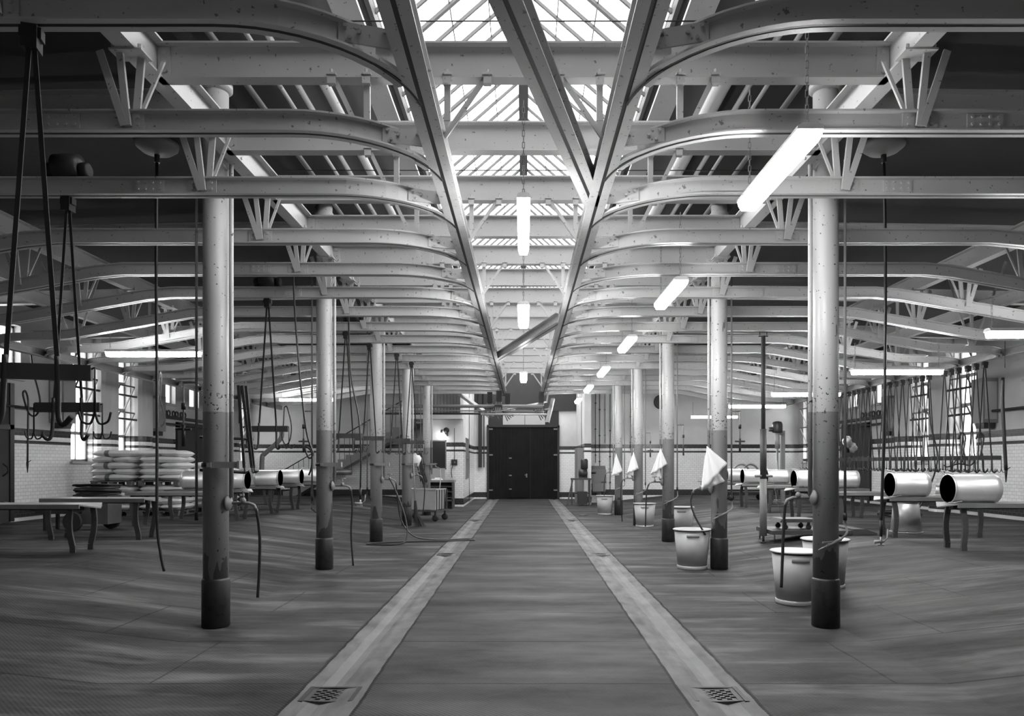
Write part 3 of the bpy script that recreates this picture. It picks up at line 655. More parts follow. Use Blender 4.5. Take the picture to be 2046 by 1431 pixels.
for i in range(6):
    y = 5.02+3.6*i
    lamp_fixture((1.74, y, 3.51), 1.25, .16, False, '%s lit lamp of the diagonal-looking row in front of the right columns' % ORD[i], 'lamps beside the right columns', ZB if i else ZB+.1)
for i, y in enumerate([8.46, 11.95, 15.8, 19.1, 23.4]):
    lamp_fixture((6.15, y, 3.02), 1.5, .13, True, '%s crosswise lit lamp below the right cross rails' % ORD[i], 'crosswise lamps on the right', 3.5)
lamp_fixture((-5.86, 11.5, 3.25), 1.5, .13, True, 'nearest crosswise lit lamp below the left cross rails', 'crosswise lamps on the left', 3.6)
lamp_fixture((-6.08, 20.3, 3.30), 1.5, .13, True, 'far crosswise lit lamp below the left cross rails', 'crosswise lamps on the left', 3.6)
# ================================================================ benches, cans, tubs
ZT = .955
def bench(s, y, idx, lab):
    xa, xb = s*5.95, s*7.6; t = thing('work_bench', lab, 'bench', (s*6.8, y, .3), 'metal benches on the %s' % side(s))
    hw = .27; m = MB(); m.box(min(xa, xb), max(xa, xb), y-hw, y+hw, ZT-.022, ZT)
    m.box(min(xa, xb), max(xa, xb), y-hw, y-hw+.02, ZT-.06, ZT-.02); m.box(min(xa, xb), max(xa, xb), y+hw-.02, y+hw, ZT-.06, ZT-.02)
    e = -s*.14; v = [(xa, y-hw, ZT), (xa, y+hw, ZT), (xa+e, y, ZT-.055), (xa, y-hw, ZT-.02), (xa, y+hw, ZT-.02), (xa+e, y, ZT-.07)]
    m.add(v, [(0, 1, 2), (3, 5, 4), (0, 2, 5, 3), (1, 4, 5, 2)]); m.build('bench_top', 'steel', t)
    MB().box(min(xa, xb)+.06, max(xa, xb)-.06, y-.05, y+.05, ZT-.09, ZT-.03).build('cross_frame', 'steel_dark', t)
    for xe in (xa+s*.12, xb-s*.15):
        for q in (-1, 1):
            l = MB(); n = 8; pts = []
            for k in range(n+1):
                u = k/n; bow = math.sin(PI*min(1, u*1.15))*.035*q*s
                pts.append((xe+bow*(1 if q < 0 else 1)*(-1)+.03*q*(1-u), y+q*.2, ZT-.03-(ZT-.03-.3)*u))
            l.sweep  # legs are flat bent bars
            for k in range(n): l.bar(pts[k], pts[k+1], .075, .03, (0, 1, 0))
            l.build('leg', 'steel_dark', t)
BL = [9.98, 11.65, 14.1, 15.6, 17.7, 19.3, 21.2]; BR = [10.2, 12.05, 14.1, 16.2, 18.1, 20.0, 22.0]
nm = ['nearest empty', 'second empty', 'third empty', 'fourth', 'fifth', 'sixth', 'farthest']
for i, y in enumerate(BL): bench(-1, y, i, '%s metal bench with sabre legs in the left row' % nm[i])
nm[0] = 'nearest'; nm[1] = 'second'; nm[2] = 'third'
for i, y in enumerate(BR): bench(1, y, i, '%s metal bench with sabre legs in the right row' % nm[i])
def can(s, x, y, L, lab, r=.195):
    z = ZT+r+.004; q = s; t = thing('metal_can', lab, 'can', (x, y, z), 'aluminium cans lying on the benches')
    MB().lathe([(r-.012, .02), (r-.012, q*0+L*.97*1)], (x, y, z), 'X', 40).v if False else None
    prof = [(r-.008, 0), (r, 0), (r, L*.86), (r+.004, L*.87), (r+.004, L*.985), (r-.02, L), (.001, L)]
    pin = [(r-.008, 0), (r-.008, L*.97), (.001, L*.97)]
    m = MB(); m.lathe([(a, b*q) for a, b in prof], (x, y, z), 'X', 40); m.lathe([(a, b*q) for a, b in pin], (x, y, z), 'X', 40); body = m.build('can_body', 'alu', t)
    MB().lathe([(r+.001, 0), (r+.009, q*.004), (r+.009, q*.014), (r+.001, q*.02)], (x, y, z), 'X', 40).build('rim', 'alu', body)
    for a in (70, 250):
        c, d = math.cos(R(a)), math.sin(R(a)); cy = y+c*(r+.004); cz = z+d*(r+.004)
        u = Vector((0, -d, c)); o = Vector((0, c, d))
        p = [Vector((x+q*.14, cy, cz))-u*.05, Vector((x+q*.02, cy, cz))-u*.05+o*.035, Vector((x-q*.03, cy, cz))+o*.06, Vector((x+q*.02, cy, cz))+u*.05+o*.035, Vector((x+q*.14, cy, cz))+u*.05]
        if a == 250: p = [v-Vector((0, 0, min(0, v.z-ZT-.01)+0)) if (v.x*s > 5.83) else v for v in p]
        MB().tube(curve(p, 5), .006, 8).build('wire_handle', 'alu', t)
for s, x, y, L, lab in ((1, 5.93, 10.15, .66, 'nearest can on the right benches, lying with its open mouth to the nave'), (1, 6.05, 12.0, .60, 'can lying on the second right bench above an upturned tub'),
                        (1, 6.03, 16.2, .66, 'can on the fourth right bench, mouth to the nave, seen left of the column'), (1, 6.78, 16.2, .66, 'can on the fourth right bench lying behind another, nearer the wall'),
                        (1, 6.03, 20.0, .60, 'can on the sixth right bench behind the tall dark post'), (1, 6.68, 20.0, .60, 'can on the sixth right bench lying farther from the nave'), (1, 6.15, 22.0, .6, 'can on the farthest right bench'),
                        (-1, -5.93, 15.6, .66, 'can on the fourth left bench with its mouth right of the first column'), (-1, -6.65, 15.6, .66, 'can on the fourth left bench lying closer to the sacks'),
                        (-1, -5.93, 17.7, .60, 'can on the fifth left bench'), (-1, -5.9, 19.3, .62, 'can on the sixth left bench'), (-1, -5.9, 21.2, .6, 'can on the farthest left bench behind the second column')):
    can(s, x, y, L, lab)
def tub(x, y, lab, z=None, up=True, sc=1.0, m='tub', group='pale round tubs'):
    z = flo(x) if z is None else z; t = thing('round_tub', lab, 'tub', (x, y, z), group)
    H = .57*sc; q = (lambda h: z+h) if up else (lambda h: z+H-h)
    R0, R1 = .205*sc, .250*sc
    MB().lathe([(R0, q(.05)), (R1, q(H-.03)), (R1-.008, q(H-.03)), (R0-.008, q(.055)), (.001, q(.055))], (x, y, 0), n=40).build('tub_wall', m, t)
    MB().lathe([(R0+.004, q(0)), (R0+.008, q(.01)), (R0+.008, q(.045)), (R0+.002, q(.05))], (x, y, 0), n=40).build('base_ring', 'tubmetal', t)
    MB().lathe([(R1-.01, q(H-.012)), (R1+.018, q(H-.018)), (R1+.024, q(H-.008)), (R1+.012, q(H)), (R1-.01, q(H-.004))], (x, y, 0), n=40).build('rim', m, t)
    if up:
        for a in (-100, 80):
            c = MB(); rr = R1+.004; n = 8
            for z0, z1, e in ((H-.11, H-.06, .016),):
                vs = []
                for k in range(n+1):
                    th = R(a-20+40*k/n)
                    for r_, zz in ((R0+(R1-R0)*z0/H, z0), (R0+(R1-R0)*z0/H+e, z0+.006), (R1+e-.002, z1), (R1-.004, z1+.006)): vs.append((x+r_*math.cos(th), y+r_*math.sin(th), z+zz))
                c.add(vs, [(k*4+j, k*4+j+1, k*4+j+5, k*4+j+4) for k in range(n) for j in range(3)], True)
            c.build('grip', m, t)
    return t
tub(2.93, 7.80, 'large pale tub at the foot of the nearest right column, front one of two')
tub(3.50, 8.42, 'pale tub half hidden behind the nearest right column')
tub(2.42, 10.42, 'pale tub standing left of the second right column')
tub(3.28, 15.1, 'pale tub behind the third right column')
tub(2.88, 17.25, 'pale tub between the third and fourth right columns')
tub(2.40, 21.4, 'farthest pale tub, left of the fifth right column')
tub(6.72, 12.75, 'upturned dull metal tub on the floor under the second right bench', up=False, m='tubmetal')
tub(7.05, 12.25, 'small upturned bucket on the second right bench beside the can', z=ZT+.001, up=False, sc=.36, m='tubmetal')
# ================================================================ pallets of sacks
def pallet(x, y, z, wx, wy, lab):
    t = thing('wooden_pallet', lab, 'pallet', (x, y, z), 'wooden pallets under the sacks')
    m = MB()
    for k in range(5): yy = y-wy/2+.05+(wy-.1)*k/4; m.box(x-wx/2, x+wx/2, yy-.045, yy+.045, z+.095, z+.115)
    m.build('top_boards', 'wood', t)
    m = MB()
    for i in range(3):
        xx = x-wx/2+.06+(wx-.12)*i/2
        m.box(xx-.05, xx+.05, y-wy/2, y+wy/2, z+.078, z+.094); m.box(xx-.05, xx+.05, y-wy/2, y+wy/2, z, z+.016)
        for j in range(3): yy = y-wy/2+.06+(wy-.12)*j/2; m.box(xx-.05, xx+.05, yy-.05, yy+.05, z+.016, z+.078)
    m.build('runners_and_blocks', 'wood', t)
def sack_mesh(L, W, H, seed):
    rnd = random.Random(seed); nx, ny = 18, 12; vs = []; idx = {}
    for sgn in (1, -1):
        for i in range(nx+1):
            for j in range(ny+1):
                u = -1+2*i/nx; v = -1+2*j/ny
                ex = (1-abs(u)**4.5)**.6 if abs(u) < 1 else 0; ey = (1-abs(v)**3)**.5 if abs(v) < 1 else 0
                hh = H/2*ex*ey; wv = .008*math.sin(5*u+seed)*math.cos(4*v+seed*2)
                pinch = 1-.16*abs(u)**5
                vs.append((u*L/2*(1-.03*abs(v)**4), v*W/2*pinch, sgn*hh+wv*ex*ey))
    n = (nx+1)*(ny+1); fs = []
    for k in range(2):
        for i in range(nx):
            for j in range(ny): a = k*n+i*(ny+1)+j; q = (a, a+1, a+ny+2, a+ny+1); fs.append(q if k else q[::-1])
    return vs, fs
sack_protos = {}
def sack(x, y, z, L, W, H, rot, band, seed, lab):
    key = (band, seed % 3)
    if key not in sack_protos:
        vs, fs = sack_mesh(.94, .46, .15, seed % 3+1); mb = MB().add(vs, fs, True); me_o = mb.build('filled_sack', 'sack')
        bo = None
        if band:
            vb = [(vx, vy, vz*1.035+(.0015 if vz > 0 else -.0015)) for vx, vy, vz in vs]
            nx, ny = 18, 12; keep = [f for f in fs if all(-.17 < vb[q][0] < -.0 for q in f)]
            us = sorted({q for f in keep for q in f}); mp = {q: i for i, q in enumerate(us)}
            b = MB().add([(vb[q][0], vb[q][1]*1.006, vb[q][2]) for q in us], [tuple(mp[q] for q in f) for f in keep], True); bo = b.build('printed_band', 'sackband', me_o)
        sack_protos[key] = me_o; o = me_o
    else: o = dup(sack_protos[key])
    o.location = (x, y, z); o.rotation_euler = (0, 0, R(rot)); o.scale = (L/.94, W/.46, H/.15)
    tag(o, lab, 'sack', 'white sacks stacked on the pallets')
stacks = [(-9.52, 17.2, 'left'), (-8.45, 17.25, 'middle'), (-7.9, 18.6, 'rear right')]
ln = ['bottom', 'second', 'third', 'fourth', 'fifth', 'sixth', 'top']
for k, (x, y, nme) in enumerate(stacks):
    z = .3
    for lv, nl in ((0, 4), (1, 5 if k < 2 else 3)):
        pallet(x, y, z, .95, .95, '%s wooden pallet of the %s sack pile' % (('lower', 'upper')[lv], nme)); z += .118
        for l in range(nl):
            hh = .150; hz = z+hh/2
            if (l+k) % 2 == 0:
                for q in (-1, 1): sack(x+random.uniform(-.02, .02), y+q*.235, hz, .97, .47, hh*1.06, random.uniform(-2, 2), l % 2 == 0, 3*k+l, '%s white sack lying sideways in the %s layer, %s pallet of the %s pile' % (('front', 'rear')[q > 0], ln[l], ('lower', 'upper')[lv], nme))
            else:
                for q in (-1, 1): sack(x+q*.24, y+random.uniform(-.02, .02), hz, .97, .49, hh*1.06, 90+random.uniform(-3, 3), False, 2*k+l+1, '%s white sack lying end-on in the %s layer, %s pallet of the %s pile' % (('left', 'right')[q > 0], ln[l], ('lower', 'upper')[lv], nme))
            z += hh*.93
        z += .012
# ================================================================ hose cart by the left wall
t = thing('hose_cart', 'dark two-wheeled cart loaded with coiled hoses by the left wall', 'cart', (-7.75, 13.2, .3))
MB().box(-7.88, -7.42, 12.95, 13.4, .42, .93).build('cart_body', 'steel_dark', t)
MB().box(-8.75, -7.86, 13.0, 13.5, .60, .68).bar((-8.7, 13.1, .64), (-9.4, 13.1, .8), .05, .05).bar((-8.6, 13.05, .6), (-8.6, 13.05, .3), .05, .05).bar((-8.6, 13.4, .6), (-8.6, 13.4, .3), .05, .05).build('chassis', 'dark', t)
for y, x in ((12.88, -8.0), (13.42, -7.62)):
    MB().lathe([(.16, -.035), (.172, -.02), (.172, .02), (.16, .035), (.06, .035)], (x, y, .473), 'Y', 24).lathe([(.07, -.04), (.07, .04)], (x, y, .473), 'Y', 12).build('wheel', 'ply', t)
def coil(root, cx, cy, z, r, n, seed):
    rnd = random.Random(seed); m = MB()
    for k in range(n):
        a = rnd.uniform(0, 6); rr = r*rnd.uniform(.75, 1.05); dz = z+k*.02
        m.tube([(cx+rr*math.cos(R(q*15))+rnd.uniform(-.01, .01), cy+rr*.62*math.sin(R(q*15)), dz+.02*math.sin(a+R(q*15))) for q in range(25)], .017, 7, False)
    return m
solo('hose_coil', coil(None, -7.75, 13.2, .95, .40, 9, 1), 'hose', 'heap of coiled black hose lying on top of the hose cart', 'hose')
solo('hose_coil', coil(None, -8.45, 13.2, .70, .27, 8, 2), 'hose', 'smaller coil of ribbed black hose at the handle end of the cart', 'hose')
# ================================================================ meat hangers (V straps, spreader bar and hooks)
def meat_hanger(lab, group, hooks=True):
    """origin at the running slot; bar 1.76 m below"""
    t = thing('meat_hanger', lab, 'hanger', (0, 0, 0), group)
    MB().box(-.035, .035, -.045, .045, -.13, -.012).box(-.05, .05, -.03, .03, -.075, -.02).build('trolley', 'black', t)
    for q in (-1, 1):
        sp_ = MB().bar((q*.012, 0, -.11), (q*.115, 0, -1.72), .022, .008, (0, 1, 0)).build('strap', 'dark', t)
        MB().tube(curve([(q*.115, -.01, -1.68), (q*.12, -.01, -1.85), (q*.125, -.02, -1.99), (q*.15, -.03, -2.03), (q*.19, -.04, -1.99)], 5), [.014]*21, 8).build('hook', 'dark', sp_)
    MB().box(-.27, .27, -.018, .018, -1.80, -1.72).build('spreader_bar', 'steel_dark', t)
    if hooks:
        for q in (-1, 1):
            m = MB(); x = q*.285; m.tube([(q*.25, 0, -1.75), (x, 0, -1.73), (x, 0, -1.98)], .007, 6)
            for w_ in (-1, 1): m.tube(curve([(x, 0, -1.96), (x+w_*.02, 0, -2.02), (x+w_*.06, 0, -2.01), (x+w_*.075, 0, -1.96)], 4), .006, 6)
            m.build('double_hook', 'dark', t)
    return t
proto = meat_hanger('big V-strap hanger with hooks hanging nearest on the left', 'V-strap hangers under the left cross rails')
proto.location = (-2.5, RAIL_Y[0], ZR)
for x, i, lab in ((-3.79, 2, 'V-strap hanger with double hooks under the third left cross rail'), (-3.44, 5, 'V-strap hanger between the first and second left columns'),
                  (-2.98, 7, 'V-strap hanger between the second and third left columns, left one of a close pair'), (-2.84, 8, 'V-strap hanger between the second and third left columns, right one of a close pair'),
                  (-2.55, 9, 'V-strap hanger between the third and fourth left columns, left one of two'), (-2.44, 10, 'V-strap hanger beside the fourth left column')):
    dup(proto, loc=(x, RAIL_Y[i], ZR), label=lab)
for k in range(31):
    y = 13.2+.262*k
    if k in (6, 15): continue
    dup(proto, loc=(XO+random.uniform(-.02, .02), y, ZL), rot=(0, 0, R(random.uniform(-12, 12))), label='%s hanger in the dense row of V straps along the right outer track' % ORD[k], group='row of V-strap hangers on the right')
proto.rotation_euler = (0, 0, R(16))
def gambrel(x, y, z, lab):
    m = MB(); m.tube(curve([(x-.28, y, z-.02), (x-.22, y, z-.06), (x, y, z), (x+.2, y, z-.03), (x+.28, y, z+.03)], 5), .012, 8).tube(curve([(x-.1, y, z), (x, y, z+.12), (x+.1, y, z)], 5), .01, 8)
    solo('hooked_rod', m, 'dark', lab, 'hook')
gambrel(8.1, 13.5, 1.5, 'bent rod with upturned ends under the nearest right hanger bars')
for k, (x, y) in enumerate(((8.05, 13.3), (8.35, 13.25))):
    m = MB().tube(curve([(x-.09, y, 1.95), (x-.05, y, 2.06), (x+.02, y, 2.05), (x+.05, y, 1.97), (x+.03, y, 1.85), (x-.01, y, 1.62)], 5), .016, 8)
    solo('big_hook', m, 'dark', 'large curved hook standing above the right hanger bars, %s of two' % ('left', 'right')[k], 'hook')
# motors sitting on the rails
def hoist(x, i, lab):
    y = RAIL_Y[i]; z = ZR+.15; t = thing('rail_motor', lab, 'motor', (x, y, z), 'black motors on the left cross rails')
    MB().lathe([(.05, -.11), (.10, -.10), (.105, 0), (.10, .10), (.05, .11)], (x, y, z+.09), 'X', 20).build('motor_drum', 'dark', t)
    for q in (-1, 1): MB().lathe([(.055, q*.10), (.065, q*.12), (.065, q*.17), (.05, q*.18)], (x, y, z+.06), 'X', 16).build('end_cap', 'black', t)
    MB().box(x-.09, x+.09, y-.05, y+.05, z-.004, z+.03).build('foot', 'black', t)
for x, i, lab in ((-3.79, 2, 'nearest black motor, round drum on the third left rail'), (-3.44, 5, 'black motor above the V straps between the first left columns'), (-2.85, 7, 'black motor over the close pair of V straps'), (-2.45, 9, 'farthest black motor on the left rails')):
    hoist(x, i, lab)
# ================================================================ hanging hoses
def hose(name, pts, r, lab, m='hose', gun=None, dome=False):
    t = thing(name, lab, 'hose', pts[0]); c = curve(pts, 6); MB().tube(c, r, 8).build('hose', m, t)
    p = Vector(pts[0])
    if dome: MB().lathe([(.23, p.z+.08), (.22, p.z+.03), (.16, p.z-.02), (.04, p.z-.05), (.0, p.z-.055)], (p.x, p.y, 0), n=28).build('ceiling_reel_dome', 'box', t); MB().tube([(p.x, p.y, p.z), (p.x, p.y, p.z-.14)], .03).build('neck', 'dark', t)
    e = Vector(pts[-1])
    if gun == 'gun':
        MB().tube([e, e+Vector((0, 0, -.18))], [.02, .016]).build('grip', 'black', t)
        MB().tube([e+Vector((0, 0, -.18)), e+Vector((0, 0, -.27))], .012).tube([e+Vector((-.08, 0, -.24)), e+Vector((.03, 0, -.24))], [.022, .014]).tube([e+Vector((.03, 0, -.24)), e+Vector((.07, 0, -.20)), e+Vector((.075, 0, -.1))], .007).box(e.x-.05, e.x+.03, e.y-.02, e.y+.02, e.z-.285, e.z-.27).build('spray_gun', 'tubmetal', t)
    if gun == 'nozzle':
        MB().tube([e+Vector((0, 0, .02)), e+Vector((0, 0, -.04)), e+Vector((.0, 0, -.2))], [.022, .022, .006]).tube([e, e+Vector((.07, 0, .05))], .007).build('nozzle', 'dark', t)
    return t
hose('reel_hose', [(-4.09, 8.1, 5.0), (-4.10, 8.1, 3.8), (-4.09, 8.1, 2.2), (-4.09, 8.1, .9), (-4.05, 8.1, .5), (-4.01, 8.1, .30)], .017, 'long black hose hanging from a round ceiling reel, left of the first left column', dome=True)
hose('reel_hose', [(4.02, 8.1, 5.0), (4.04, 8.1, 3.8), (4.03, 8.1, 2.2), (4.0, 8.1, 1.1), (3.99, 8.1, .87)], .017, 'long black hose with spray gun on a ceiling reel, right of the first right column', gun='gun', dome=True)
for (x, y) in ((-4.68, 9.3), (4.6, 9.3)):
    pass
a = at(585, 480, 9.2); hose('drop_cable', [at(585, 480, 9.2), at(588, 600, 9.2), at(598, 740, 9.2), at(612, 860, 9.2), at(625, 905, 9.2), at(617, 915, 9.2), at(609, 893, 9.2), at(622, 902, 9.2), at(623, 930, 9.2), at(617, 950, 9.2)], .012, 'thick black cable with a knotted end just left of the second left column')
hose('drop_hose', [at(696, 600, 11.2), at(700, 740, 11.2), at(716, 830, 11.2), at(721, 900, 11.2), at(720, 975, 11.2)], .013, 'black hose with a spray gun hanging between the second and third left columns', gun='gun')
hose('wall_hose', [at(60, 690, 14.6), at(66, 740, 14.6), at(80, 800, 14.6), at(73, 829, 14.6), at(58, 826, 14.6), at(46, 790, 14.6), at(50, 781, 14.6), at(56, 800, 14.6), at(56, 850, 14.6), at(55, 925, 14.6)], .018, 'looped black hose with nozzle in front of the left wall', gun='nozzle')
hose('wall_hose', [at(2008, 660, 12), at(2008, 735, 12)], .006, 'thin cord holding the hose roll on the far right')
hose('wall_hose', [at(2004, 755, 12), at(2003, 800, 12), at(2006, 865, 12), at(2012, 700+0, 12)][:3]+[at(2010, 940, 12)], .028, 'thick black hose hanging by the right wall with a nozzle', gun='nozzle')
hose('wall_hose', [at(321, 742, 12), at(318, 780, 12), at(329, 835, 12), at(324, 850, 12), at(319, 842, 12), at(323, 760, 12), at(321, 742, 12)], .008, 'slim hose loop hanging beside the left grey wall box')
hose('wall_hose', [at(568, 813, 19), at(566, 850, 19), at(563, 872, 19), at(570, 888, 19), at(579, 880, 19), at(582, 850, 19), at(574, 815, 19), at(569, 813, 19)], .016, 'open hose loop hanging in front of the back wall, left')
for k, (px, dx) in enumerate(((478, 4), (483, 12), (489, 8), (475, -2))):
    p0 = at(px-2, 770, 7.6); p1 = at(px+dx+(6 if k < 3 else 0), 935-(0 if k < 3 else 90), 7.6)
    solo('hanging_strap', MB().bar(p0+Vector((0, .03*k, 0)), p1+Vector((0, .03*k, 0)), .028, .012, (0, 1, 0)).tube(curve([p1+Vector((0, .03*k, .02)), p1+Vector((.01, .03*k, -.05)), p1+Vector((.05, .03*k, -.03))], 4), .008), 'dark',
         'dark flat iron strap in the bundle right of the first left column, %s of four' % ORD[k], 'strap', 'bundle of dark straps')
solo('strap_rail', MB().tube([at(400, 874, 7.7), at(506, 878, 7.7)], .014), 'dark', 'upper horizontal dark rod behind the first left column', 'rod')
solo('strap_rail', MB().tube([at(400, 939, 7.7), at(492, 944, 7.7)], .018), 'dark', 'lower horizontal dark rod behind the first left column', 'rod')
# ================================================================ wall equipment left and right
for s in (-1, 1):
    for z, y0, y1, nme in ((2.68, 12.5, 24, 'lower'), (3.3, 16.2, 21, 'upper')):
        x = s*(XW-.14); m = MB().tube([(x, y0, z), (x, y1, z)], .028, 8)
        for k in range(int((y1-y0)/1.4)): m.bar((x, y0+.5+k*1.4, z), (s*XW, y0+.5+k*1.4, z), .03, .03)
        solo('control_rod', m, 'dark', '%s long dark rod along the windows of the %s wall' % (nme, side(s)), 'rod')
    for k, y in enumerate((16.2, 20.4)):
        t = thing('wall_cabinet', '%s tall grey metal box on the %s wall between windows' % (('nearer', 'farther')[k], side(s)), 'cabinet', (s*(XW-.2), y, 2.4), 'grey boxes on the side walls')
        a, b = sorted((s*XW, s*(XW-.34))); MB().box(a, b, y, y+.42, 2.42, 3.42).build('cabinet_body', 'box', t)
        MB().box(a+.04, b-.04, y-.012, y, 2.5, 3.34).build('front_panel', 'boxlight', t); MB().box(a+.05, b-.05, y+.05, y+.35, 2.3, 2.42).build('outlet', 'dark', t)
    # dark side doors
    m = MB(); a, b = sorted((s*(XW-.04), s*(XW+.02))); m.box(a, b, 22.25, 23.9, .3, 2.62); o = struct('door_%d' % (2 if s < 0 else 3), m, 'roofboard')
    f = MB(); a, b = sorted((s*(XW-.07), s*XW)); f.box(a, b, 22.1, 22.25, .3, 2.75); f.box(a, b, 23.9, 24.05, .3, 2.75); f.box(a, b, 22.1, 24.05, 2.62, 2.78); f.build('door_frame', 'dark', o)
    MB().tube(curve([(s*(XW-.06), 22.45, 1.2), (s*(XW-.1), 22.45, 1.3), (s*(XW-.06), 22.45, 1.4)], 4), .012).build('handle', 'bolt', o)
    m = MB(); a, b = sorted((s*XW, s*(XW-.16))); m.box(a, b, 20.9, 24.6, 2.84, 2.92); so = solo('wall_shelf', m, 'dark', 'dark shelf beam over the side door in the %s wall' % side(s), 'shelf')
    for k in range(3):
        m = MB(); y = 21.4+k*.5
        for q in (-.1, .1): m.tube([(s*(XW-.09), y+q+.08*math.cos(R(j*30)), 3.0+.08*math.sin(R(j*30))) for j in range(13)], .02, 6, False)
        solo('hook_bundle', m, 'dark', '%s round bundle of hooks on the shelf over the %s side door' % (ORD[k], side(s)), 'hooks', 'hook bundles on the shelves')
# near sliding door on the left
m = MB(); m.box(-XW+.02, -XW+.12, 12.4, 14.9, .32, 3.15); o = struct('door_1', m, 'roofboard')
MB().box(-XW+.12, -XW+.15, 12.4, 14.9, 2.2, 2.3).box(-XW+.12, -XW+.15, 14.78, 14.9, .32, 3.15).build('door_rail', 'dark', o)
MB().tube(curve([(-XW+.13, 14.6, 1.25), (-XW+.22, 14.6, 1.33), (-XW+.22, 14.6, 1.42), (-XW+.13, 14.6, 1.5)], 4), .014).build('handle', 'dark', o)
m = MB(); m.box(XW-.12, XW-.02, 12.0, 13.85, .32, 1.45); solo('wall_flap', m, 'box', 'low grey panel leaning at the right edge of the right wall', 'panel')
# rail with knobs on the right wall
m = MB().tube([(XW-.35, 12.1, 1.32), (XW-.35, 14.2, 1.32)], .022)
for k in range(5): m.tube([(XW-.35, 12.3+.45*k, 1.33), (XW-.35, 12.3+.45*k, 1.37)], .02); m.bar((XW-.35, 12.3+.45*k, 1.32), (XW, 12.3+.45*k, 1.32), .015, .015)
solo('knob_rail', m, 'dark', 'horizontal rail with knobs low on the right wall', 'rail')
# ================================================================ platform scale on the right
t = thing('platform_scale', 'low dark platform scale with a tall slender post between the right columns', 'scale', (4.5, 12.6, flo(4.5)))
zf = flo(4.17)
MB().box(4.2, 5.55, 12.25, 13.1, .30, .37).prism([(5.55, .30), (5.55, .40), (5.75, .40), (5.95, .33), (5.95, .31)], 12.2, 13.15).build('platform', 'steel_dark', t)
for x, y in ((4.25, 12.28), (4.25, 13.05), (5.4, 12.3), (5.4, 13.05)): MB().tube([(x, y, .31), (x, y, flo(x)+.01)], .014).tube([(x, y, flo(x)+.012), (x, y, flo(x))], .03).build('foot', 'steel_dark', t)
MB().tube([(4.13, 12.5, .26), (4.13, 12.5, 1.24)], .06, 16).build('lower_post', 'box', t)
MB().tube([(4.13, 12.5, 1.24), (4.13, 12.5, 2.1)], .055, 16).tube([(4.13, 12.5, 2.1), (4.13, 12.5, 3.7)], .036, 14).build('upper_post', 'steel_dark', t)
MB().tube([(4.13, 12.5, .26), (4.13, 12.5, .16)], .022).tube([(4.13, 12.5, .16), (4.13, 12.5, flo(4.13))], .05).build('foot', 'steel_dark', t)
MB().tube([(3.98, 12.48, 1.29), (4.28, 12.48, 1.29)], .022).build('cross_arm', 'pipegrey', t)
MB().tube([(4.05, 12.5, 3.7), (4.21, 12.5, 3.7)], .012).tube([(4.07, 12.5, 3.72), (4.07, 12.5, 3.9)], .008).tube([(4.19, 12.5, 3.72), (4.19, 12.5, 3.9)], .008).build('top_fork', 'dark', t)
t = thing('wheeled_dolly', 'small flat dolly on castors standing on the platform scale', 'dolly', (4.68, 12.6, .37))
MB().prism([(4.36, .50), (4.40, .56), (4.98, .56), (5.02, .50)], 12.35, 12.85).build('deck', 'steel_dark', t)
for x in (4.48, 4.88):
    for y in (12.42, 12.78): MB().lathe([(.02, -.015), (.045, -.015), (.045, .015), (.02, .015)], (x, y, .418), 'Y', 14).bar((x, y, .44), (x, y, .50), .03, .05).build('castor', 'dark', t)
solo('pull_cord', MB().tube([(4.28, 12.44, 1.27), (4.33, 12.43, .9), (4.42, 12.4, .57)], .004, 5), 'pipegrey', 'thin cord from the scale post down to the dolly', 'cord')
# white wrapped bag beside the first right column
def blob(c, rx, ry, rz, seed):
    vs = []; fs = []; n, k = 14, 10
    for i in range(k+1):
        for j in range(n):
            th = PI*i/k; ph = 2*PI*j/n; w_ = 1+.16*math.sin(3*ph+seed+4*th)+.08*math.sin(7*ph*1+seed*3+5*th)
            vs.append((c[0]+rx*w_*math.sin(th)*math.cos(ph), c[1]+ry*w_*math.sin(th)*math.sin(ph), c[2]+rz*w_*math.cos(th)))
    for i in range(k):
        for j in range(n): fs.append((i*n+j, i*n+(j+1) % n, (i+1)*n+(j+1) % n, (i+1)*n+j))
    return MB().add(vs, fs, True)
c1 = at(1693, 884, 7.2); c2 = at(1704, 895, 7.2)
t = thing('wrapped_bag', 'crumpled white plastic bag tied to the pipe right of the first right column', 'bag', c1)
blob(c1, .045, .04, .055, 1).build('bag', 'plastic_bag', t); blob(c2, .04, .035, .045, 2).build('bag_knot', 'plastic_bag', t)
MB().tube([(2.79+.17, 6.68, 1.72), c1+Vector((-.03, 0, -.0))], .012).tube([c1, at(1694, 905, 7.2)], .014).build('holder', 'dark', t)
# ================================================================ machines at the back right
p = at(1553, 860, 21.5)
t = thing('stirring_machine', 'electric stirrer with a black motor on a thin shaft, in front of the back wall', 'machine', (p.x, p.y, .3))
MB().lathe([(.13, 2.42), (.15, 2.46), (.15, 2.68), (.12, 2.74), (.04, 2.76)], (p.x, p.y, 0), n=20).lathe([(.06, -.26), (.07, -.16), (.07, -.1)], (p.x, p.y, 2.52), 'X', 14).build('motor', 'dark', t)
MB().tube([(p.x, p.y, 2.42), (p.x, p.y, 1.95)], .07).build('gearbox', 'pipegrey', t); MB().tube([(p.x, p.y, 1.95), (p.x, p.y, .42)], .035).lathe([(.1, .40), (.1, .44)], (p.x, p.y, 0), n=12).build('shaft', 'steel', t)
MB().bar((p.x+.3, p.y+.4, .3), (p.x+.3, p.y+.4, 2.5), .12, .1).bar((p.x+.3, p.y+.4, 2.4), (p.x, p.y, 2.4), .08, .06).box(p.x+.05, p.x+.6, p.y+.1, p.y+.7, .3, .36).build('stand', 'box', t)
p = at(1492, 960, 24)
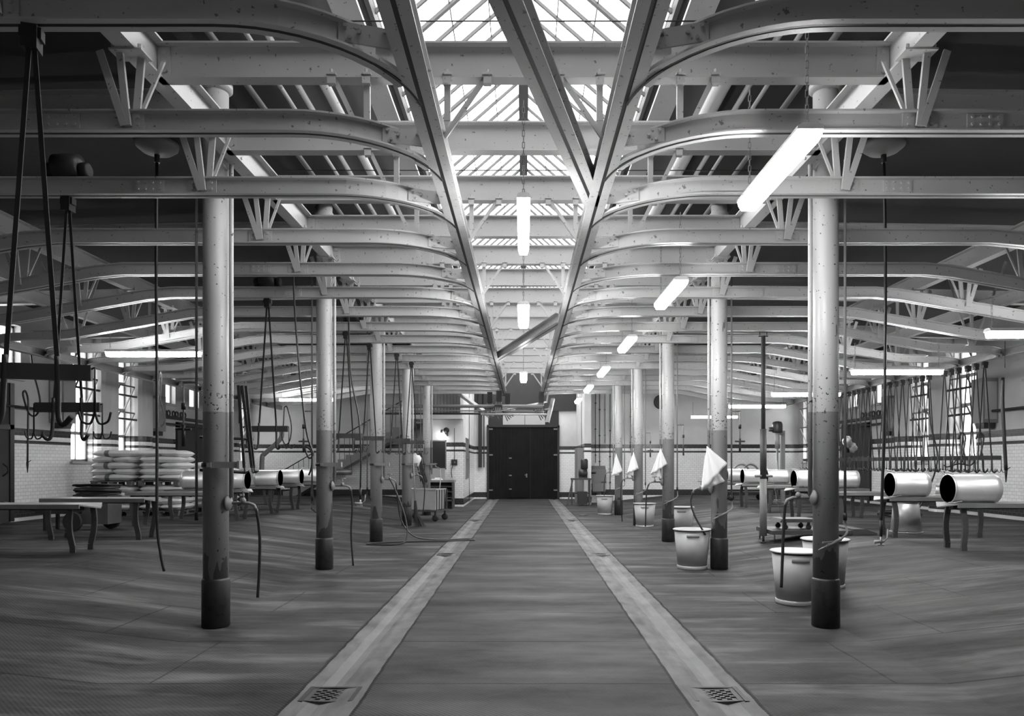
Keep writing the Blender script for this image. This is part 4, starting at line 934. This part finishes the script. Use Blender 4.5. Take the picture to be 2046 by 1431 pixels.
t = thing('hoop_cart', 'low dark cart with two hose hoops behind the right cans', 'cart', (p.x, p.y, .3))
MB().box(p.x-.75, p.x+.6, p.y-.3, p.y+.3, .5, .58).build('deck', 'dark', t)
for x in (-.6, .5):
    for y in (-.28, .28): MB().lathe([(.05, -.03), (.1, -.03), (.1, .03), (.05, .03)], (p.x+x, p.y+y, .4), 'Y', 14).bar((p.x+x, p.y+y, .42), (p.x+x, p.y+y, .5), .04, .04).build('castor', 'ply', t)
for q in (-.18, .12): MB().tube([(p.x+q+.28*math.cos(R(a)), p.y, 1.15+.34*math.sin(R(a))) for a in range(-60, 241, 15)], .035, 8).build('hoop', 'pipegrey', t)
# clock, conduits, electrics on the right part of the back wall
cx, cz = 5.29, 3.88
t = thing('wall_clock', 'round dark-rimmed clock on the back wall, right of the passage', 'clock', (cx, YB-.02, cz))
MB().lathe([(.27, -.001), (.28, -.05), (.25, -.08), (.23, -.07)], (cx, YB, cz), 'Y', 36).build('rim', 'dark', t)
MB().lathe([(.235, -.03), (.235, -.05)], (cx, YB, cz), 'Y', 36); dial = MB().lathe([(.235, -.03), (.235, -.05)], (cx, YB, cz), 'Y', 36).build('dial', 'white', t)
m = MB()
for k in range(12): a = R(30*k); m.bar((cx+.19*math.cos(a), YB-.054, cz+.19*math.sin(a)), (cx+.22*math.cos(a), YB-.054, cz+.22*math.sin(a)), .012, .004, (0, 1, 0))
m.build('hour_marks', 'black', dial)
MB().bar((cx, YB-.058, cz), (cx-.09, YB-.058, cz+.1), .018, .004, (0, 1, 0)).build('hand', 'black', t); MB().bar((cx, YB-.062, cz), (cx+.15, YB-.062, cz-.08), .012, .004, (0, 1, 0)).build('hand', 'black', t)
for k, (px, y0, y1) in enumerate(((1175, 790, 905), (1190, 785, 925), (1198, 785, 938), (1208.5, 785, 886), (1219, 785, 980), (1260, 785, 900), (1443, 800, 1000))):
    a = at(px, y0, YB-.06); b = at(px, y1, YB-.06)
    m = MB().tube([(a.x, a.y, 4.9), b], .014 if k < 6 else .03, 6)
    for q in range(3): zz = b.z+.3+q*1.0; m.box(a.x-.03, a.x+.03, a.y-.02, YB, zz-.02, zz+.02)
    solo('wall_conduit', m, 'dark' if k in (1, 2, 4) else 'pipegrey', '%s thin vertical conduit on the back wall, counted right from the passage' % ORD[k], 'conduit', 'conduits on the right back wall')
p = at(1196, 960, YB-.3)
t = thing('electrical_cabinet', 'grey electrical panel with a sloped hood, low on the back wall beside the passage', 'panel', (p.x, YB-.1, 1))
MB().box(p.x-.30, p.x+.30, YB-.22, YB, .75, 1.28).prism([(YB-.22, 1.28), (YB-.1, 1.42), (YB, 1.42), (YB, 1.28)], p.x-.25, p.x+.28, 'X').build('panel_body', 'pipegrey', t)
MB().box(p.x-.24, p.x+.26, YB-.35, YB, .45, .75).build('lower_box', 'pipegrey', t); MB().box(p.x-.24, p.x+.1, YB-.36, YB, .40, .45).tube([(p.x-.28, YB-.24, 1.15), (p.x-.1, YB-.26, 1.15)], .03).bar((p.x+.1, YB-.24, .8), (p.x+.3, YB-.24, .8), .03, .03).build('switch_lever', 'dark', t)
MB().box(p.x-.05, p.x+.12, YB-.15, YB, .0, .42).build('cable_duct', 'pipegrey', t)
for k in range(2): solo('loose_cable', MB().tube(curve([(p.x-.27-.02*k, YB-.26, 1.2), (p.x-.33-.02*k, YB-.3, 1.0), (p.x-.30-.02*k, YB-.3, .6), (p.x-.36+.1*k, YB-.3, .1)], 5), .01, 6), 'black', '%s loose cable hanging from the grey electrical panel' % ('outer', 'inner')[k], 'cable')
# grinder on a stand and the tall dark cabinet by the passage
t = thing('bench_machine', 'small dark motor machine on a splay-legged stand beside the passage', 'machine', (2.1, 26.2, 0))
MB().box(1.72, 2.42, 25.95, 26.5, .92, .98).build('table_top', 'steel_dark', t)
for x, y, dx in ((1.76, 26.0, -.2), (2.38, 26.0, .0), (1.76, 26.45, 0), (2.38, 26.45, 0)): MB().bar((x, y, .92), (x+dx, y, 0), .05, .05).build('leg', 'steel_dark', t)
MB().box(1.8, 2.4, 26.2, 26.25, .42, .46).box(1.95, 2.3, 26.05, 26.4, .05, .5).build('shelf_box', 'dark', t)
MB().lathe([(.05, -.16), (.15, -.14), (.16, .0), (.15, .14), (.05, .16)], (2.15, 26.2, 1.15), 'X', 20).box(2.0, 2.3, 26.1, 26.3, .98, 1.06).build('motor', 'dark', t)
MB().lathe([(.1, 1.3), (.13, 1.34), (.13, 1.62), (.09, 1.68)], (2.2, 26.25, 0), n=16).build('head', 'dark', t)
solo('tall_cabinet', MB().box(2.02, 2.24, 27.2, 28.6, 0, 2.1), 'box', 'tall plain grey cabinet at the right side of the passage', 'cabinet')
# ================================================================ door of the passage
m = MB(); o_f = m.box(-1.56, -1.47, YN-.12, YN+.1, 0, 3.1).box(1.44, 1.53, YN-.12, YN+.1, 0, 3.1).box(-1.56, 1.53, YN-.12, YN+.1, 3.06, 3.16)
m.box(-1.5, 1.5, YN-.018, YN+.15, -.12, 3.7); door = struct('door_4', m, 'dark')  # hidden backing box added to stop daylight leaking past the leaves
for nme, xa, xb in (('left_leaf', -1.47, .28), ('right_leaf', .30, 1.44)):
    m = MB(); n = int(round((xb-xa)/.15))
    for k in range(n): w_ = (xb-xa)/n; m.box(xa+k*w_+.003, xa+(k+1)*w_-.003, YN-.08, YN-.02, .02, 3.06)
    lf = m.build(nme, 'doorwood' if 'doorwood' in M else 'dark', door)
    for z in (.35, 1.85, 2.95):
        xx = xa if xa < 0 else xb; MB().box(min(xx, xx+(.16 if xa < 0 else -.16)), max(xx, xx+(.16 if xa < 0 else -.16)), YN-.10, YN-.08, z, z+.06).build('hinge', 'pipegrey', lf)
wk = MB().box(-.56, .2, YN-.10, YN-.082, .05, 1.95)
for k in range(5): wk.box(-.56+k*.152+.002, -.56+(k+1)*.152-.002, YN-.108, YN-.10, .07, 1.93)
wd = wk.build('wicket_door', 'doorwood', door)
for z in (.4, .98, 1.72): MB().box(-.62, -.50, YN-.12, YN-.108, z, z+.05).build('hinge', 'pipegrey', wd)
MB().box(.10, .16, YN-.13, YN-.108, .92, 1.08).tube([(.13, YN-.16, 1.02), (.05, YN-.16, 1.02)], .012).build('latch', 'bolt', wd)
m = MB(); m.box(-.88, .05, YN-.06, YN-.02, 3.17, 3.58); m.box(.07, .92, YN-.06, YN-.02, 3.17, 3.58); solo('transom_board', m, 'boxlight', 'pale boards closing the gap over the big dark door', 'board')
solo('wall_hatch', MB().box(.95, 1.5, YN-.06, YN, 3.1, 3.75), 'dark', 'dark hatch above the right leaf of the big door', 'hatch')
solo('door_header', MB().box(-2.08, 2.23, YN-.10, YN-.005, 3.76, 5.9), 'roofboard', 'dark boarded gable filling the wall high above the big door', 'boarding')
# ================================================================ small tiled room on the left of the passage
m = MB(); X0, X1, Y0, Z1 = -3.45, -2.1, 25.4, 3.05
m.box(X0, -3.32, Y0, Y0+.15, 0, Z1); m.box(-2.70, X1, Y0, Y0+.15, 0, Z1); m.box(-3.32, -2.70, Y0, Y0+.15, 0, 1.30); m.box(-3.32, -2.70, Y0, Y0+.15, 2.33, Z1)
m.box(X0, X0+.15, Y0+.15, YB, 0, Z1); struct('wall_room_front', m, 'tileX0')
m = MB(); m.box(X1-.15, X1, Y0+.15, 26.3, 0, 7); m.box(X1-.15, X1, 27.6, YB, 0, 7); m.box(X1-.15, X1, 26.3, 27.6, 0, .95); m.box(X1-.15, X1, 26.3, 27.6, 2.45, 7); struct('wall_room_side', m, 'tileY0')
m = MB(); m.box(X1-.13, X1-.02, Y0-.0, Y0+.149, Z1+.16, 7); struct('wall_room_corner', m, 'tileX0')
f = MB()
for y in (26.3, 26.72, 27.16, 27.57): f.box(X1-.04, X1+.02, y, y+.04, .95, 2.45)
for z in (.95, 1.7, 2.41): f.box(X1-.04, X1+.02, 26.3, 27.6, z, z+.04)
o = struct('window_17', f, 'box'); MB().box(X1-.03, X1-.02, 26.32, 27.58, .97, 2.43).build('pane', 'darkglass', o)
f = MB(); f.box(-3.32, -3.28, Y0+.02, Y0+.1, 1.3, 2.33); f.box(-2.74, -2.70, Y0+.02, Y0+.1, 1.3, 2.33); f.box(-3.32, -2.7, Y0+.02, Y0+.1, 2.29, 2.33); f.box(-3.32, -2.7, Y0+.02, Y0+.1, 1.3, 1.34)
o = struct('window_18', f, 'box'); MB().box(-3.28, -2.74, Y0+.05, Y0+.06, 1.34, 2.29).build('pane', 'darkglass', o)
solo('platform_slab', MB().box(-4.0, -2.12, 25.1, YB, Z1+.01, Z1+.15), 'plaster', 'stained concrete ledge on top of the small tiled room', 'ledge')
def railing(pts, h, lab, n, m='dark'):
    t = thing('handrail', lab, 'railing', pts[0]); P = [Vector(p) for p in pts]; up = Vector((0, 0, h))
    MB().tube([p+up for p in P], .02, 8).build('top_rail', m, t)
    for i in range(n+1):
        u = i/n*(len(P)-1); k = min(int(u), len(P)-2); q = P[k].lerp(P[k+1], u-k); MB().tube([q, q+up], .009, 6).build('baluster', m, t)
railing([(-4.0, 25.15, Z1+.15), (-2.2, 25.15, Z1+.15)], .9, 'dark railing on the ledge above the small tiled room', 16)
# stairs up the back wall
t = thing('concrete_stairs', 'concrete stairs climbing the left back wall towards the ledge', 'stairs', (-8.9, 27.2, .3))
m = MB(); n = 17; xs0, xs1 = -8.95, -4.0; z0, z1 = .3, 3.2; pf = []
for k in range(n):
    xa = xs0+(xs1-xs0)*k/n; za = z0+(z1-z0)*k/n; pf += [(xa, za+(0 if k else 0)), (xa, z0+(z1-z0)*(k+1)/n)]
pf += [(xs1, z1), (xs1, z1-.3), (xs0+.45, z0)]
m.prism(pf, 27.0, 27.95); m.build('steps', 'box', t)
railing([(xs0, 27.02, z0), (xs1, 27.02, z1)], .95, 'dark sloping handrail of the stairs', 26)
solo('stair_platform', MB().box(-4.0, -3.4, 26.9, YB, 3.0, 3.2), 'plaster', 'small landing where the stairs meet the ledge', 'landing')
a = at(630, 943, 26.8); b = at(704, 943, 26.8)
solo('tube_heater', MB().lathe([(.02, 0), (.11, .02), (.11, b.x-a.x-.02), (.02, b.x-a.x)], a, 'X', 20), 'steel', 'horizontal metal tube fixed under the stairs', 'tube')
solo('tube_hanger_wire', MB().tube([b+Vector((-.02, 0, .1)), at(700, 912, 26.8)], .008), 'dark', 'thin wire holding the metal tube under the stairs', 'wire')
a = at(524, 912, 25); solo('slanting_pipe', MB().tube(curve([at(523, 955, 25), at(524, 915, 25), at(530, 906, 25), at(560, 878, 25), at(563, 860, 25)], 4), .08, 12), 'pipegrey', 'fat slanting pipe in front of the left back wall', 'pipe')
# things on and around the room
t = thing('globe_lamp', 'lit white oval globe lamp on the small tiled room', 'lamp', at(882, 872, 25.2))
c = at(882, 872, 25.18); MB().lathe([(.001, -.115), (.09, -.10), (.16, -.04), (.175, 0), (.16, .04), (.09, .10), (.04, .115)], c, 'Z', 24).build('globe', 'globe', t)
MB().tube([c+Vector((0, 0, .11)), c+Vector((0, 0, .2)), c+Vector((0, .22, .22))], .035).build('arm', 'dark', t)
c = at(892, 860, 25.3); solo('wall_alarm', MB().lathe([(.02, -.09), (.1, -.08), (.1, .02)], c, 'Y', 14).box(c.x-.05, c.x+.05, c.y-.04, c.y+.1, c.z-.2, c.z-.08), 'black', 'black horn above the lamp on the tiled room', 'horn')
c = at(908, 924, 25.36); t = thing('switch_box', 'dark switch box with a hanging cable on the small tiled room', 'switch', c)
MB().box(c.x-.1, c.x+.1, c.y-.08, c.y+.04, c.z-.1, c.z+.1).build('box', 'dark', t); MB().tube([(c.x, c.y, c.z+.1), (c.x, c.y, 2.75)], .01).tube(curve([(c.x-.06, c.y-.04, c.z-.1), (c.x-.1, c.y-.04, c.z-.3), (c.x-.08, c.y-.05, c.z-.55)], 4), .012).build('cable', 'dark', t)
MB().tube([(c.x+.02, c.y-.10, c.z), (c.x+.02, c.y-.08, c.z)], .03).build('knob', 'pipegrey', t)
t = thing('sink_cabinet', 'low metal cabinet with racks and papers on top, in front of the tiled room', 'cabinet', (-2.9, 24.6, 0))
MB().box(-3.35, -2.32, 24.3, 24.95, .88, .95).build('cabinet_top', 'steel', t); MB().box(-3.3, -2.36, 24.3, 24.34, .25, .30).box(-3.3, -3.26, 24.3, 24.9, 0, .88).box(-2.40, -2.36, 24.3, 24.9, 0, .88).box(-3.3, -2.36, 24.86, 24.9, 0, .88).build('frame', 'steel_dark', t)
for z in (.35, .55, .72): MB().box(-3.26, -2.40, 24.32, 24.86, z, z+.03).build('rack', 'steel_dark', t)
MB().box(-3.3, -2.7, 24.93, 24.97, .95, 1.35).build('splash_back', 'tubmetal', t)
solo('paper_pile', MB().box(-3.1, -2.75, 24.45, 24.75, .951, .99).box(-3.0, -2.8, 24.5, 24.7, .99, 1.03), 'cloth', 'pile of white papers on the low metal cabinet', 'papers')
# square tub trolley
def tub_trolley():
    t = thing('tub_trolley', 'deep rectangular tub on a barred castor trolley behind the fourth left column', 'trolley', (0, 0, 0))
    L, W, zb, zt = .46, .33, .30, .83; m = MB()
    v = [(-L+.04, -W+.03, zb), (L-.04, -W+.03, zb), (L-.04, W-.03, zb), (-L+.04, W-.03, zb), (-L, -W, zt), (L, -W, zt), (L, W, zt), (-L, W, zt)]
    m.add(v, [(0, 3, 2, 1), (0, 1, 5, 4), (1, 2, 6, 5), (2, 3, 7, 6), (3, 0, 4, 7)]); b = m.build('tub', 'tub', t); sd = b.modifiers.new('wall', 'SOLIDIFY'); sd.thickness = .012
    r = MB()
    for a, b_ in ((4, 5), (5, 6), (6, 7), (7, 4)): r.bar(v[a], v[b_], .03, .025)
    r.build('rim', 'tub', t)
    f = MB(); c = [(-L, -W), (L, -W), (L, W), (-L, W)]
    for k in range(4):
        a, b_ = c[k], c[(k+1) % 4]; f.bar((a[0]*1.04, a[1]*1.05, .27), (b_[0]*1.04, b_[1]*1.05, .27), .03, .03)
    f.build('frame', 'steel_dark', t)
    for x in (L,):
        for q in range(5): y = -W+2*W*q/4; MB().bar((x*1.05, y, .27), (x*1.06, y, zt-.01), .022, .022).build('side_bar', 'steel_dark', t)
    for k, (x, y) in enumerate(c):
        MB().lathe([(.03, -.02), (.085, -.02), (.085, .02), (.03, .02)], (x*.95, y*.95, .087), 'Y', 16).build('wheel', 'ply', t)
        MB().bar((x*.95, y*.95, .14), (x*.95, y*.95, .26), .035, .05).build('fork', 'dark', t)
    return t
tt = tub_trolley(); tt.location = (-2.62, 19.3, 0); tt.rotation_euler = (0, 0, R(-17))
# broom, cables and sheet at the fourth left column
t = thing('besom_broom', 'twig broom standing upright against the fourth left column', 'broom', (-2.55, 17.3, 0))
MB().tube([(-2.66, 17.45, 1.75), (-2.58, 17.3, .55)], .013).build('handle', 'box', t)
m = MB(); rnd = random.Random(3)
for k in range(60):
    a = rnd.uniform(0, 2*PI); q = rnd.uniform(.2, 1); m.tube([(-2.58+.02*math.cos(a), 17.3+.02*math.sin(a), .62), (-2.56+.05*q*math.cos(a), 17.28+.05*math.sin(a), .3), (-2.46+.16*q*math.cos(a), 17.25+.12*q*math.sin(a), .012)], [.006, .006, .003], 4, True, False)
m.build('twigs', 'bristle', t)
t = thing('cable_bundle', 'bundle of looped dark cables hanging between the fourth and fifth left columns', 'cables', at(840, 905, 18.5))
rnd = random.Random(5); m = MB()
for k in range(9):
    x = 836+rnd.uniform(-5, 6); m.tube(curve([at(x, 905, 18.5), at(x+4+rnd.uniform(-3, 3), 930, 18.5), at(x+7+rnd.uniform(-3, 3), 955, 18.5), at(x+9+rnd.uniform(-3, 3), 962+rnd.uniform(-8, 6), 18.5), at(x+1, 925, 18.5), at(x+1, 905, 18.5)], 4), .012, 6)
m.build('cables', 'hose', t)
c = at(831, 920, 18.0); vs = []; n = 6
m = blob(c, .12, .05, .15, 3); solo('draped_sheet', m, 'plastic_bag', 'crumpled white sheet hung behind the fourth left column', 'sheet')
# ================================================================ switchgear of the tracks, deep in the nave
for k, (z, x0, x1, y, r, mm) in enumerate(((3.27, -4.6, .6, 22.3, .05, 'pipegrey'), (3.05, -4.6, .5, 22.4, .03, 'dark'), (3.14, -4.6, .3, 22.45, .02, 'pipegrey'), (3.0, -1.3, .7, 22.0, .03, 'pipe'))):
    solo('cross_pipe', MB().tube([(x0, y, z), (x1, y, z)], r, 8), mm, ['thick grey', 'dark', 'thin grey', 'short pale'][k]+' pipe crossing the far end of the nave under the rails', 'pipe')
solo('slanted_track', MB().bar((-1.0, 22.3, 3.1), (.75, 23.4, 3.5), .06, .05).bar((.75, 23.4, 3.5), (.8, 22.9, 3.9), .05, .05), 'paint', 'light bar slanting up between the track ends at the far end', 'bar')
for k, (x, y) in enumerate(((-.75, 22.2), (.55, 22.6), (-.5, 23.0), (-1.05, 22.6))):
    t = thing('chain_hoist', '%s cluster of chains and pulley blocks under the far track ends' % ORD[k], 'hoist', (x, y, ZR), 'chain gear at the far end')
    MB().box(x-.08, x+.08, y-.08, y+.08, 3.4, 3.73).box(x-.14, x+.1, y-.05, y+.05, 3.15, 3.3).build('block', 'dark', t)
    m = MB()
    for q in range(4): m.tube(curve([(x-.08+.05*q, y, 3.4), (x+.05*q-.1, y-.05, 3.1), (x+.06*q, y, 2.86+.05*q)], 4), .02, 6)
    m.build('chains', 'bolt', t)
    MB().tube([(x-.2, y, 3.15), (x+.25, y, 3.2)], .03).build('lever', 'pipegrey', t)
solo('cable_tray', MB().bar((-2.05, 23.2, 3.75), (-1.0, 22.5, 2.95), .25, .08), 'steel', 'shiny inclined chute beside the far left track end', 'chute')
solo('cable_tray', MB().bar((.95, 23.4, 3.6), (.75, 23.0, 2.8), .12, .08), 'steel', 'ribbed chute hanging by the far right track end', 'chute')
for k, (x0, x1, y) in enumerate(((-1.92, -1.77, YN-.14), (-1.7, -1.66, YN-.14))):
    solo('hanging_duct', MB().box(x0, x1, y-.06, y+.06, 1.35, 5.5), 'dark', ('wide', 'narrow')[k]+' dark vertical duct on the wall left of the big door', 'duct')
# ================================================================ gutter grates and floor cover
def grate(s, y, k):
    x = s*1.26; t = thing('drain_grate', '%s dark perforated grate sunk in the %s gutter' % (ORD[k], side(s)), 'grate', (x, y, -.02), 'gutter grates')
    n = 9; w_ = .145; m = MB()
    for i in range(n):
        for j in range(n):
            if (i+j) % 2 and 0 < i < n-1 and 0 < j < n-1: continue
            a = -w_+2*w_*i/n; b = a+2*w_/n; c = -.13+.26*j/n; d = c+.26/n; za = -.014+.35*((a+b)/2)**2-.0
            m.box(x+a, x+b, y+c, y+d, za-.016, za)
    m.build('perforated_plate', 'grate', t)
    f = MB(); f.box(x-w_-.03, x-w_, y-.15, y+.15, -.03, -.003); f.box(x+w_, x+w_+.03, y-.15, y+.15, -.03, -.003); f.box(x-w_-.03, x+w_+.03, y+.13, y+.155, -.03, -.006); f.build('frame', 'slot', t)
for s in (-1, 1):
    for k, y in enumerate((4.75, 12.1, 19.4)): grate(s, y, k)
solo('floor_cover', MB().lathe([(.13, .001), (.13, .008), (.001, .01)], (1.76, 21.2, 0), n=24), 'grate', 'round dark cover in the floor beside the right gutter', 'cover')
for x, y, k in ((6.9, 20.8, 0),):
    m = MB(); rnd = random.Random(9)
    for q in range(5): m.tube([(8.6+.5*rnd.uniform(.8, 1)*math.cos(R(a)), 16.6+.3*math.sin(R(a)), .33+.02*q) for a in range(0, 361, 20)], .022, 6, False)
    m.tube(curve([(8.9, 16.5, .35), (9.1, 16.4, .8), (9.3, 16.3, 1.6), (9.2, 16.4, 2.4), (9.2, 16.5, 3.3)], 5), .018, 7)
    solo('floor_hose', m, 'hose', 'black hose coiled on the floor below the right row of hangers', 'hose')

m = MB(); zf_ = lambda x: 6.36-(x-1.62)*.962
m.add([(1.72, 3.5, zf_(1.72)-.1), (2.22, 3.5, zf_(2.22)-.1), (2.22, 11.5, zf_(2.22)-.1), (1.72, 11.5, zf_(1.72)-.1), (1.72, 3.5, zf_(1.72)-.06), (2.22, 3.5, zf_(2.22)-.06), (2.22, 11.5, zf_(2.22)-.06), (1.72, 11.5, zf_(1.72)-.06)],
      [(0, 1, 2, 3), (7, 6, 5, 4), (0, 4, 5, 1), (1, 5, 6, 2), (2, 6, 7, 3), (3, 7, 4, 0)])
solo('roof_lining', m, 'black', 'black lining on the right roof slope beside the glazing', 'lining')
